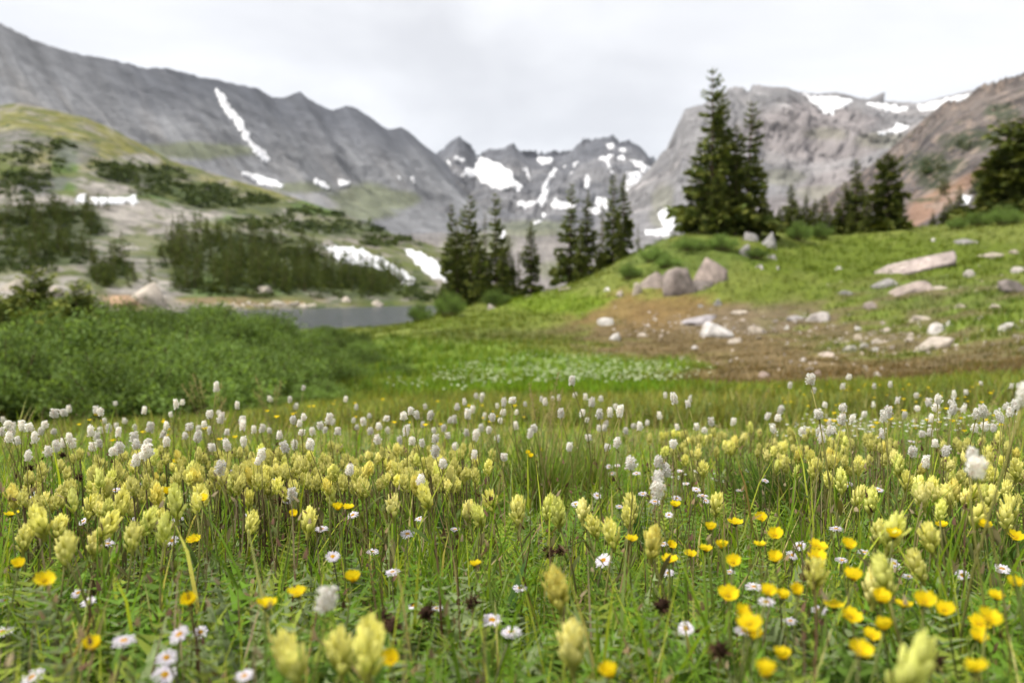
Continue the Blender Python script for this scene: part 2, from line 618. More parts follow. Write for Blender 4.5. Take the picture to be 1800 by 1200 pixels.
ys = np.concatenate([np.linspace(-2.5, 0.35, 14), np.exp(np.linspace(math.log(0.42), math.log(150), 300))])
cs = np.linspace(-1, 1, 300)
half = np.where(ys < 0.4, 3.2, 3.0 + 1.0 * ys)
X = cs[None] * half[:, None]
Yg = np.repeat(ys[:, None], 300, 1)
gP = v3(X.ravel(), Yg.ravel(), np.zeros(X.size))
gP[:, 2] = G(gP[:, 0], gP[:, 1])
o = struct(obj('ground', mesh_np('ground', gP, grid_tris(len(ys), 300), cover(gP), smooth=True, mat=M_ground)))

# broad floor of the valley, out to the horizon under everything
o = struct(obj('valley_floor', mesh_np('valley_floor', [(-9000, -60, -9.5), (9000, -60, -9.5), (9000, 14000, -9.5), (-9000, 14000, -9.5)],
                                       [(0, 1, 2, 3)], [(0.10, 0.12, 0.05)] * 4, mat=M_floor)))
lx, ly = np.meshgrid(np.linspace(-260, 70, 34), np.linspace(62, 330, 28))
o = struct(obj('lake', mesh_np('lake', v3(lx.ravel(), ly.ravel(), 0 * lx.ravel() + LAKE_Z), grid_tris(28, 34), mat=M_water)))


# ------------------------------------------------------------------ hills and mountains: sheets lofted over foot, mid-slope and crest lines
def line(pts, n):
    """pts (px, py, Y) -> n world points at even steps of px"""
    pts = sorted(pts)
    px = np.array([p[0] for p in pts], float)
    s = np.linspace(px[0], px[-1], n)
    py = np.interp(s, px, [p[1] for p in pts])
    Y = np.exp(np.interp(s, px, [math.log(p[2]) for p in pts]))
    c = (600 - py) / F
    y = CT + c * ST
    return v3((s - 900) / F / y * Y, Y, (-ST + c * CT) / y * Y)


def loft(name, lines, nu, nvs, amp, freq, colfn, mat, power=1.15, jag=0.0, seed=0, ridge=0.6, back=(1.0, 0.5), crestkeep=0.06, gully=None, crags=0.6):
    Ls = [line(l, nu) for l in lines]
    rows, vs = [], []
    for k in range(len(Ls) - 1):
        for j in range(nvs[k]):
            f = j / nvs[k]
            g = f ** power if k == len(Ls) - 2 else f
            a, b = Ls[k], Ls[k + 1]
            P = a * (1 - f) + b * f
            P[:, 2] = a[:, 2] * (1 - g) + b[:, 2] * g
            rows.append(P)
            vs.append((k + f) / (len(Ls) - 1))
    C = Ls[-1].copy()
    if jag:
        s = np.linspace(0, 1, nu)
        C[:, 2] += jag * fbm(v3(s * 60, 0 * s + seed, 0 * s), 4, 0.6, ridged=True)
    rows.append(C)
    vs.append(1.0)
    for f in (0.03, 0.1, 0.3, 0.65, 1.0):                          # the far side falls away behind the crest
        B = C.copy()
        B[:, 1] += back[0] * f
        B[:, 2] = C[:, 2] * (1 - back[1] * f ** 0.8)
        rows.append(B)
        vs.append(1 + f)
    P = np.stack(rows)
    nr = len(rows)
    v = np.array(vs)[:, None] * np.ones((1, nu))
    u = np.linspace(0, 1, nu)[None] * np.ones((nr, 1))
    fl = P.reshape(-1, 3) * freq
    nz = (1 - ridge) * fbm(fl + seed, 5) + ridge * (fbm(fl * 0.8 + seed + 40, 5, ridged=True) - 0.2)
    nz = nz.reshape(nr, nu)
    env = np.clip((1 - v) / crestkeep * 0.25 + 0.05, 0.03, 1) * np.clip(v * 8, 0.15, 1)
    env = np.where(v > 1, 0.5, env) * np.minimum(1, P[..., 1] / np.median(Ls[-1][:, 1])) ** 1.4
    d = amp * nz * env
    if gully:
        gn = fbm(v3(u * gully[0] + 0.12 * nz, v * gully[1], 0 * u + seed), 4, ridged=True)
        d = d + gully[2] * gn * env
    cg = fbm(P.reshape(-1, 3) * freq * np.array([2.6, 2.6, 1.5]) + seed + 9, 6, 0.62, ridged=True).reshape(nr, nu)
    d2 = crags * amp * (cg - 0.2) * env * (np.clip(v, 0, 1) ** 1.5)
    P[..., 2] += d + d2 * 0.7
    P[..., 1] -= d * 0.6 + d2 * 1.1
    P[..., 0] += d2 * 0.4
    V = P.reshape(-1, 3)
    uv = np.stack([u.ravel() * 10, v.ravel() * 3], 1)
    gx = np.gradient(P[..., 2], axis=0) / (np.linalg.norm(np.gradient(P[..., :2], axis=0), axis=-1) + 1e-6)
    col = colfn(V, u.ravel(), v.ravel(), gx.ravel(), nz.ravel())
    col = col * np.array([0.76, 0.775, 0.80])
    me = mesh_np(name, V, grid_tris(nr, nu), col, uv=uv, smooth=True, mat=mat)
    ob = struct(obj(name, me))
    q = grid_tris(nr, nu)
    return ob, BVHTree.FromPolygons([tuple(map(float, a)) for a in V], q.tolist())


def blob(px, py, spots, n, soft=0.25):
    m_ = np.zeros(len(px))
    for cx, cy, rx, ry in spots:
        d = np.hypot((px - cx) / rx, (py - cy) / ry) + n
        m_ = np.maximum(m_, 1 - sstep(1 - soft, 1 + soft, d))
    return m_


# the granite hillside beyond the lake
PALE = (0.36, 0.325, 0.28)


def c_hill(V, u, v, sl, nz):
    px, py = proj(V)
    n1 = fbm(V * 0.03 + 3, 4)
    n2 = fbm(V * 0.11 + 7, 4)
    c = np.empty((len(V), 3))
    c[:] = (0.15, 0.155, 0.05)
    c = mixc(c, sstep(-0.15, 0.25, n1 + 0.3 * n2), (0.10, 0.13, 0.03))
    c = mixc(c, sstep(0.0, 0.12, n2 + 0.5 * nz), (0.25, 0.225, 0.18))
    yl = blob(px, py, [(250, 262, 260, 40), (120, 225, 150, 35), (420, 330, 160, 22)], 0.5 * n1 + 0.2 * n2)
    c = mixc(c, yl * 0.75 * sstep(-0.25, 0.1, 0.1 - n2), (0.23, 0.215, 0.055))
    gr = blob(px, py, [(115, 310, 26, 60), (300, 345, 90, 25), (400, 375, 90, 16), (590, 365, 100, 14), (430, 512, 120, 13), (680, 400, 60, 9), (370, 495, 70, 12)], 0.5 * n2)
    c = mixc(c, gr * 0.85, (0.09, 0.16, 0.025))
    ro = blob(px, py, [(60, 365, 120, 26), (200, 322, 70, 24), (230, 385, 110, 34), (210, 440, 95, 40), (150, 430, 70, 25), (270, 470, 30, 40), (330, 372, 80, 16),
                       (450, 372, 60, 12), (520, 400, 60, 16), (560, 430, 45, 14), (20, 500, 60, 26), (250, 505, 60, 30), (240, 282, 40, 10), (590, 395, 70, 9), (600, 470, 40, 8), (130, 500, 40, 14)], 0.55 * n2 + 0.3 * n1)
    wd = blob(px, py, [(420, 455, 160, 50), (540, 488, 170, 34), (640, 508, 120, 20), (90, 398, 110, 34), (60, 445, 120, 24), (250, 308, 90, 18), (340, 338, 90, 14), (420, 362, 100, 14), (600, 402, 110, 14), (195, 482, 44, 22)], 0.9 * n2)
    c = mixc(c, ro * sstep(-0.3, 0.05, n2 + 0.22), np.array(PALE)) * (1 + 0.35 * n2)[:, None]
    c = mixc(c, wd * 0.85, (0.065, 0.085, 0.03))
    gk = blob(px, py, [(75, 325, 45, 22), (130, 270, 40, 22), (30, 250, 60, 22)], 0.6 * n2)
    c = mixc(c, gk * 0.7, (0.17, 0.165, 0.165))
    oc = blob(px, py, [(440, 530, 130, 9), (230, 530, 60, 14)], 0.4 * n2)
    c = mixc(c, oc * 0.8, (0.27, 0.19, 0.09))
    return c


hill, B_hill = loft('granite_hillside',
                    [[(-400, 600, 120), (0, 600, 135), (150, 590, 150), (300, 575, 165), (430, 566, 182), (560, 560, 197), (680, 556, 210), (780, 555, 218), (900, 555, 225)],
                     [(-400, 530, 130), (0, 540, 148), (150, 538, 165), (300, 536, 182), (430, 538, 193), (560, 539, 206), (680, 536, 222), (780, 534, 232), (900, 534, 240)],
                     [(-400, 390, 240), (0, 405, 240), (150, 415, 250), (300, 428, 262), (430, 448, 272), (560, 472, 282), (680, 497, 285), (780, 508, 290), (900, 522, 300)],
                     [(-400, 175, 420), (0, 186, 420), (35, 181, 425), (80, 191, 425), (150, 207, 430), (200, 228, 435), (300, 282, 440), (430, 322, 440), (500, 342, 436), (560, 362, 430), (680, 408, 420), (780, 440, 410), (900, 480, 400)]],
                    300, (8, 60, 80), 7.0, 0.028, c_hill, M_hill, power=1.0, seed=3, back=(200, 0.8), crags=0.8, crestkeep=0.15)


# the long grey scree mountain
def c_scree(V, u, v, sl, nz):
    px, py = proj(V)
    n1 = fbm(v3(u * 26 + 0.5 * nz, v * 1.6, 0 * u), 4)
    n2 = fbm(V * 0.006, 4)
    c = np.empty((len(V), 3))
    c[:] = (0.21, 0.21, 0.212)
    c = mixc(c, sstep(0.0, 0.3, n1) * 0.6, (0.30, 0.285, 0.265))
    dark = sstep(0.62, 0.98, v + 0.25 * n1) * sstep(0.33, 0.6, u)
    c = mixc(c, dark * 0.85, (0.095, 0.10, 0.115))
    c = mixc(c, sstep(0.75, 1.0, v + 0.2 * n2) * (1 - sstep(0.3, 0.5, u)) * 0.5, (0.13, 0.13, 0.135))
    g = blob(px, py, [(640, 350, 60, 26), (700, 350, 40, 16), (620, 375, 70, 12), (530, 330, 50, 10), (330, 265, 120, 14)], 0.5 * n1)
    c = mixc(c, g * 0.6, (0.15, 0.17, 0.06))
    return c


scree, B_scree = loft('scree_mountain',
                      [[(-250, 500, 480), (0, 490, 480), (500, 480, 560), (800, 485, 750), (1180, 495, 900)],
                       [(-340, 240, 1000), (60, 285, 1000), (430, 350, 1300), (700, 400, 1900), (1000, 440, 2300)],
                       [(-500, -90, 1500), (-250, -30, 1500), (-60, 20, 1500), (0, 44, 1560), (60, 75, 1650), (125, 96, 1750), (230, 116, 1900), (245, 123, 1930), (290, 124, 2000), (370, 142, 2200),
                        (450, 158, 2500), (480, 175, 2600), (500, 174, 2650), (528, 164, 2700), (545, 178, 2750), (560, 186, 2800), (585, 197, 2850), (608, 189, 2900), (625, 192, 2950), (650, 208, 3000), (680, 229, 3100),
                        (705, 226, 3150), (722, 236, 3200), (745, 258, 3300), (768, 274, 3400), (775, 280, 3450), (860, 370, 3700)]],
                      420, (50, 90), 70, 0.0034, c_scree, M_scree, power=1.25, jag=6, seed=11, back=(1500, 0.7), crestkeep=0.08, gully=(20, 1.2, 12), crags=0.42)


# the jagged peaks and snowy headwall at the head of the valley
def c_peak(V, u, v, sl, nz):
    px, py = proj(V)
    n1 = fbm(V * 0.004, 5)
    c = np.empty((len(V), 3))
    c[:] = (0.16, 0.16, 0.168)
    c = mixc(c, sstep(-0.1, 0.3, n1 + 0.3 * nz) * 0.6, (0.25, 0.24, 0.235))
    c = mixc(c, sstep(0.86, 0.98, v) * 0.7, (0.10, 0.105, 0.12))
    c = mixc(c, (1 - sstep(0.25, 0.45, v)) * 0.8, (0.27, 0.24, 0.21))
    g = blob(px, py, [(740, 350, 30, 20), (930, 400, 70, 14), (990, 475, 60, 16), (840, 430, 60, 20)], 0.5 * n1)
    return mixc(c, g * 0.5, (0.14, 0.16, 0.06))


peaks, B_peaks = loft('jagged_peaks',
                      [[(600, 512, 270), (900, 512, 270), (1250, 512, 270), (1400, 500, 270)],
                       [(620, 430, 1500), (780, 420, 1700), (950, 415, 1800), (1100, 425, 1700), (1300, 420, 1500)],
                       [(680, 330, 4000), (740, 300, 4100), (770, 274, 4200), (785, 262, 4200), (806, 245, 4200), (818, 256, 4200), (830, 272, 4250), (838, 284, 4300), (845, 280, 4400), (855, 270, 4400), (870, 267, 4400), (880, 270, 4400),
                        (893, 263, 4400), (905, 266, 4400), (925, 276, 4500), (945, 276, 4600), (975, 278, 4600), (1000, 270, 4600), (1020, 258, 4500), (1050, 250, 4500), (1076, 248, 4500), (1090, 255, 4500), (1098, 254, 4500), (1108, 252, 4500), (1120, 260, 4500),
                        (1135, 272, 4500), (1148, 286, 4500), (1200, 320, 4500), (1300, 340, 4500)]],
                      300, (60, 110), 130, 0.0019, c_peak, M_peak, power=1.5, jag=22, seed=23, ridge=0.75, back=(1800, 0.7), crestkeep=0.07, gully=(18, 2.5, 34), crags=1.0)


# the pale flat-topped mountain on the other side
def c_plat(V, u, v, sl, nz):
    px, py = proj(V)
    n1 = fbm(V * 0.005, 5)
    n2 = fbm(v3(u * 30 + nz, v * 3, 0 * u), 4)
    c = np.empty((len(V), 3))
    c[:] = (0.235, 0.225, 0.22)
    c = mixc(c, sstep(0.0, 0.35, n1) * 0.7, (0.34, 0.315, 0.30))
    c = mixc(c, sstep(0.05, 0.3, n2) * 0.45, (0.17, 0.165, 0.17))
    pk = blob(px, py, [(1430, 235, 110, 60), (1400, 380, 150, 30), (1500, 330, 90, 40)], 0.6 * n1)
    c = mixc(c, pk * 0.4, (0.31, 0.255, 0.235))
    g = blob(px, py, [(1450, 235, 40, 12), (1560, 245, 50, 14), (1460, 340, 60, 14), (1380, 310, 40, 14), (1165, 360, 20, 40)], 0.6 * n1)
    return mixc(c, g * 0.4, (0.17, 0.17, 0.09))


plateau, B_plateau = loft('plateau_mountain',
                          [[(940, 500, 420), (1250, 490, 420), (1500, 470, 420), (1800, 450, 420), (2200, 430, 420)],
                           [(1055, 405, 1000), (1250, 390, 1000), (1500, 380, 1000), (1800, 330, 1000), (2150, 300, 1000)],
                           [(1100, 345, 2400), (1150, 292, 2400), (1162, 277, 2400), (1176, 271, 2400), (1185, 262, 2380), (1188, 240, 2350), (1200, 222, 2300), (1202, 196, 2300), (1225, 190, 2300), (1262, 178, 2250), (1280, 163, 2250), (1308, 172, 2250),
                            (1319, 171, 2250), (1321, 154, 2250), (1345, 155, 2250), (1383, 157, 2300), (1405, 165, 2400), (1430, 168, 2500), (1470, 166, 2500), (1510, 176, 2500), (1560, 181, 2500), (1618, 184, 2500), (1650, 176, 2450),
                            (1700, 164, 2400), (1735, 157, 2350), (1780, 150, 2300), (1900, 130, 2200), (2100, 100, 2100)]],
                          360, (50, 110), 80, 0.0038, c_plat, M_plateau, power=1.3, jag=4, seed=31, ridge=0.7, back=(1500, 0.6), crestkeep=0.07, gully=(18, 3, 18), crags=1.0)


# the brown broken crag close on the right with its orange rubble fan
def c_crag(V, u, v, sl, nz):
    px, py = proj(V)
    n1 = fbm(V * 0.012, 5)
    n2 = fbm(V * 0.05, 4)
    c = np.empty((len(V), 3))
    c[:] = (0.16, 0.135, 0.122)
    c = mixc(c, sstep(0.0, 0.3, n1 + 0.5 * n2) * 0.7, (0.27, 0.22, 0.185))
    c = mixc(c, sstep(0.05, 0.3, -n1 + 0.5 * n2) * 0.7, (0.10, 0.09, 0.09))
    g = blob(px, py, [(1640, 290, 60, 22), (1700, 250, 50, 18), (1660, 330, 40, 16), (1760, 200, 30, 18), (1730, 240, 40, 14)], 0.7 * n2)
    c = mixc(c, g * 0.75, (0.06, 0.08, 0.035))
    a = np.clip((px - 1590) / 160, 0, 1)
    fan = 0.8 * (1 - sstep(5 + 14 * (1 - a), 14 + 20 * (1 - a), np.abs(py - (388 - 100 * a) + 14 * n1))) * sstep(1585, 1605, px) * (1 - sstep(1745, 1775, px))
    return mixc(c, fan, np.array((0.37, 0.225, 0.15)))


crag, B_crag = loft('brown_crag',
                    [[(1440, 470, 170), (1620, 455, 170), (1800, 455, 170), (2300, 450, 170)],
                     [(1470, 430, 330), (1640, 380, 330), (1800, 340, 330), (2250, 300, 330)],
                     [(1480, 420, 760), (1545, 345, 760), (1562, 305, 760), (1575, 283, 760), (1590, 268, 760), (1606, 262, 750), (1625, 236, 740), (1640, 228, 730), (1660, 205, 720), (1680, 193, 710), (1700, 188, 700), (1720, 172, 690), (1742, 172, 680), (1765, 162, 670),
                      (1790, 155, 660), (1815, 144, 650), (1900, 120, 640), (2100, 70, 620)]],
                    240, (40, 120), 44, 0.014, c_crag, M_crag, power=1.1, jag=7, seed=44, ridge=0.8, back=(500, 0.6), crestkeep=0.12)

# ------------------------------------------------------------------ snow patches lying on the slopes
SURF = {'scree': B_scree, 'peaks': B_peaks, 'plateau': B_plateau, 'crag': B_crag, 'hill': B_hill}


def cast(px, py, surf):
    r = ray(px, py)
    loc, nor, i, d = SURF[surf].ray_cast(Vector((0, 0, 0)), Vector(r).normalized())
    return loc, nor


def inpoly(x, y, poly):
    c = np.zeros(len(x), bool)
    j = len(poly) - 1
    for i in range(len(poly)):
        xi, yi = poly[i]
        xj, yj = poly[j]
        with np.errstate(divide='ignore', invalid='ignore'):
            c ^= ((yi > y) != (yj > y)) & (x < (xj - xi) * (y - yi) / (yj - yi + 1e-9) + xi)
        j = i
    return c


def ell(cx, cy, rx, ry, n=10):
    return [(cx + rx * math.cos(a * 2 * math.pi / n), cy + ry * math.sin(a * 2 * math.pi / n)) for a in range(n)]


def snow(surf, poly, label, step=2.2):
    mx_, my_ = sum(a for a, b in poly) / len(poly), sum(b for a, b in poly) / len(poly)
    poly = [(mx_ + (a - mx_) * 1.12, my_ + (b - my_) * 1.14) for a, b in poly]
    xs = [p[0] for p in poly]
    ysx = [p[1] for p in poly]
    x0, x1, y0, y1 = min(xs) - 3, max(xs) + 3, min(ysx) - 3, max(ysx) + 3
    nx, ny = max(5, int((x1 - x0) / step) + 1), max(5, int((y1 - y0) / step) + 1)
    gx, gy = np.meshgrid(np.linspace(x0, x1, nx), np.linspace(y0, y1, ny))
    fx, fy = gx.ravel(), gy.ravel()
    jx = 5 * perlin(v3(fx * 0.11, fy * 0.11, 0 * fx + 2.5)) + 2.5 * perlin(v3(fx * 0.3, fy * 0.3, 0 * fx + 7.5))
    jy = 4 * perlin(v3(fx * 0.11, fy * 0.11, 0 * fx + 12.5)) + 2 * perlin(v3(fx * 0.3, fy * 0.3, 0 * fx + 17.5))
    sc_ = min(1.0, (y1 - y0) / 26.0)
    ins = inpoly(fx + jx * sc_, fy + jy * sc_, poly)
    P, ok, nrm = np.zeros((len(fx), 3)), np.zeros(len(fx), bool), np.zeros((len(fx), 3))
    for k in np.where(ins)[0]:
        loc, nor = cast(fx[k], fy[k], surf)
        if loc is not None:
            P[k], nrm[k], ok[k] = loc, nor, True
    okg = ok.reshape(ny, nx)
    deg = np.zeros((ny, nx), int)
    for dy, dx in ((0, 1), (0, -1), (1, 0), (-1, 0)):
        deg += np.roll(np.roll(okg, dy, 0), dx, 1)
    inner = (deg == 4).ravel()
    dist = np.linalg.norm(P, axis=1)
    nrm[nrm[:, 2] < 0] *= -1
    th = np.where(inner, 0.0024, -0.0004) * dist
    P2 = P + (nrm * 0.6 - P / (dist[:, None] + 1e-6) * 0.6) * th[:, None]
    q = grid_tris(ny, nx)
    good = ok[q].all(1)
    dd = dist[q]
    good &= dd.max(1) / np.maximum(dd.min(1), 1) < 1.12
    q = q[good]
    if len(q) == 0:
        return
    lab = np.arange(len(fx))                                       # keep the one connected piece that is largest
    for _ in range(400):
        mn = lab[q].min(1)
        new = lab.copy()
        for c_ in range(4):
            np.minimum.at(new, q[:, c_], mn)
        if (new == lab).all():
            break
        lab = new
    ids, cnt = np.unique(lab[q[:, 0]], return_counts=True)
    q = q[lab[q[:, 0]] == ids[np.argmax(cnt)]]
    used, inv = np.unique(q, return_inverse=True)
    org = P2[used].mean(0)
    me = mesh_np('snow_patch', P2[used] - org, inv.reshape(q.shape), smooth=True, mat=M_snow)
    tag(obj('snow_patch', me, loc=org), label, 'snow patch', 'old snow patches on the mountains')


def c2(pts):
    return [(600 + x / 3, 200 + y / 3) for x, y in pts]


def c3(pts):
    return [(1200 + x / 3, 100 + y / 3) for x, y in pts]


snow('scree', [(378, 160), (394, 168), (408, 192), (428, 215), (444, 247), (464, 262), (471, 279), (455, 278), (438, 256), (416, 226), (398, 200), (384, 176)], 'long narrow snow streak running down the grey scree mountain')
snow('scree', [(430, 303), (460, 309), (500, 324), (490, 330), (455, 323), (430, 313)], 'flat snow strip at the foot of the long snow streak', 1.6)
snow('scree', [(549, 313), (568, 318), (578, 326), (575, 334), (553, 326)], 'small snow patch right of the flat strip on the scree', 1.6)
snow('scree', [(596, 316), (614, 318), (615, 329), (598, 328)], 'tiny snow patch farthest right on the scree slope', 1.6)
snow('scree', c2([(292, 330), (306, 332), (338, 378), (324, 384)]), 'short slanting snow dash left of the pointed peak', 1.3)
snow('scree', c2([(366, 328), (382, 330), (388, 372), (374, 372)]), 'short upright snow dash between the ridge and the pointed peak', 1.3)
snow('peaks', c2([(1180, 262), (1196, 262), (1160, 330), (1146, 336)]), 'thin snow thread right of the hook shaped gully', 1.3)
snow('peaks', c2([(1240, 250), (1256, 254), (1216, 330), (1200, 330)]), 'second thin snow thread right of the hook shaped gully', 1.3)
snow('peaks', c2([(1290, 330), (1310, 332), (1300, 400), (1284, 398)]), 'thin snow thread above the narrow spruce tops', 1.3)
snow('peaks', c2([(960, 290), (978, 292), (1000, 350), (984, 352)]), 'thin snow thread right of the broad snowfield', 1.3)
snow('peaks', c2([(720, 240), (790, 250), (832, 266), (892, 308), (902, 345), (944, 368), (927, 408), (880, 388), (850, 404), (800, 382), (740, 367), (720, 332), (680, 338), (652, 312), (668, 288), (710, 288)]), 'broad white snowfield below the notch beside the pointed peak')
snow('peaks', c2([(1015, 232), (1112, 228), (1104, 264), (1050, 272)]), 'snow patch hanging under the low saddle of the headwall')
snow('peaks', c2([(1144, 290), (1122, 330), (1098, 370), (1090, 440), (1062, 484), (1030, 470), (975, 494), (932, 484), (932, 452), (985, 458), (1040, 436), (1055, 388), (1082, 342), (1106, 305)]), 'hook shaped snow gully curving down the middle of the headwall')
snow('peaks', c2([(1128, 425), (1152, 466), (1195, 462), (1235, 470), (1230, 495), (1130, 503), (1108, 486)]), 'snow patch beside the foot of the hook shaped gully')
snow('peaks', c2([(1360, 238), (1420, 216), (1434, 232), (1418, 250), (1434, 288), (1444, 312), (1460, 330), (1420, 308), (1398, 270)]), 'thin crooked snow band below the highest headwall summit')
snow('peaks', c2([(1393, 162), (1430, 150), (1434, 182), (1404, 192)]), 'snow dab on the highest headwall summit', 1.6)
snow('peaks', c2([(1456, 222), (1494, 218), (1492, 248), (1462, 252)]), 'small square snow dab in the middle of the headwall summit', 1.6)
snow('peaks', c2([(1470, 180), (1504, 182), (1498, 207), (1472, 203)]), 'small snow dab beneath the right summit knob', 1.6)
snow('peaks', c2([(1516, 236), (1580, 256), (1644, 292), (1620, 318), (1568, 302), (1538, 266)]), 'slanting snow band under the right end of the headwall')
snow('peaks', c2([(1505, 318), (1552, 302), (1614, 342), (1610, 387), (1572, 413), (1530, 448), (1500, 432), (1502, 368)]), 'rounded snowfield right of the twin spruce tops')
snow('plateau', c2([(1666, 390), (1702, 386), (1714, 430), (1704, 480), (1774, 498), (1768, 562), (1742, 626), (1700, 604), (1668, 540), (1672, 470), (1656, 430)]), 'ragged snow tongue left of the big spruce clump')
snow('plateau', c2([(1600, 612), (1690, 610), (1740, 640), (1760, 665), (1700, 650), (1620, 640)]), 'low snow strip below the ragged tongue', 1.6)
snow('peaks', c2(ell(1332, 515, 38, 20)), 'small snow patch seen between the spruces, lower one', 1.6)
snow('peaks', c2(ell(1362, 465, 26, 30)), 'small snow patch seen between the spruces, upper one', 1.6)
snow('peaks', c2(ell(1400, 480, 26, 30)), 'small snow patch close behind the twin spruce tops', 1.6)
snow('peaks', c2(ell(1036, 575, 26, 14)), 'small snow patch above the lone spruce', 1.6)
snow('peaks', c2(ell(1068, 540, 15, 20)), 'tiny upright snow patch right of the lone spruce top', 1.6)
snow('peaks', c2(ell(855, 640, 18, 26)), 'tiny snow patch between two spruce tops above the lake', 1.6)
snow('peaks', c2([(596, 214), (652, 244), (642, 264), (600, 242)]), 'short snow dash on the face of the pointed peak', 1.6)
snow('peaks', c2([(553, 222), (582, 250), (576, 272), (553, 250)]), 'smaller snow dash left on the face of the pointed peak', 1.6)
snow('peaks', c2([(640, 315), (662, 318), (656, 340), (630, 338)]), 'small snow spot left of the broad snowfield', 1.6)
snow('hill', [(575, 435), (640, 440), (675, 456), (694, 468), (724, 488), (718, 501), (695, 493), (680, 478), (640, 471), (600, 461)], 'long snow drift on the forested slope above the lake')
snow('hill', [(712, 438), (745, 447), (790, 474), (790, 495), (760, 488), (733, 468)], 'sloping snow drift just left of the lakeside spruces')
snow('hill', [(132, 345), (156, 340), (157, 358), (136, 357)], 'small snow patch left on the pale granite slab', 1.6)
snow('hill', [(163, 348), (236, 345), (240, 358), (168, 360)], 'narrow snow strip on top of the pale granite slab', 1.6)
snow('plateau', c3([(630, 192), (720, 218), (780, 205), (884, 226), (864, 268), (812, 278), (797, 308), (738, 292), (696, 252)]), 'large snowfield under the flat mountain top, left one')
snow('plateau', c3([(955, 240), (1080, 250), (1190, 262), (1176, 288), (1080, 298), (1006, 272)]), 'snow band under the crest, middle of the plateau rim')
snow('plateau', c3([(1245, 262), (1400, 214), (1545, 186), (1516, 216), (1330, 284), (1266, 290)]), 'long snow band under the crest near the brown crag')
snow('plateau', c3([(1022, 400), (1098, 374), (1118, 342), (1190, 368), (1154, 394), (1050, 419)]), 'wedge shaped snow patch in the high basin')
snow('crag', c3([(1470, 725), (1525, 735), (1514, 774), (1470, 784)]), 'small snow patch beside the orange rubble fan', 1.6)

# ------------------------------------------------------------------ wording for the many look-alikes
ORD = ['first', 'second', 'third', 'fourth', 'fifth', 'sixth', 'seventh', 'eighth', 'ninth', 'tenth', 'eleventh', 'twelfth', 'thirteenth',
       'fourteenth', 'fifteenth', 'sixteenth', 'seventeenth', 'eighteenth', 'nineteenth', 'twentieth']
TENS = {2: 'twenty', 3: 'thirty', 4: 'forty', 5: 'fifty'}


def ordw(i):
    if i < 20:
        return ORD[i]
    t_, u_ = divmod(i + 1, 10)
    return (TENS[t_] + '-' + ORD[u_ - 1]) if u_ else TENS[t_][:-1] + 'ieth'


def name_rows(items, zone_of, fmt):
    """items: (px, py, object). Things alike in one zone are told apart by their order from the left."""
    zs = {}
    for it in items:
        zs.setdefault(zone_of(it), []).append(it)
    for z, l in zs.items():
        l.sort(key=lambda a: a[0])
        for i, it in enumerate(l):
            it[2]['label'] = fmt(z, 'only' if len(l) == 1 else ordw(i) + ' from left')


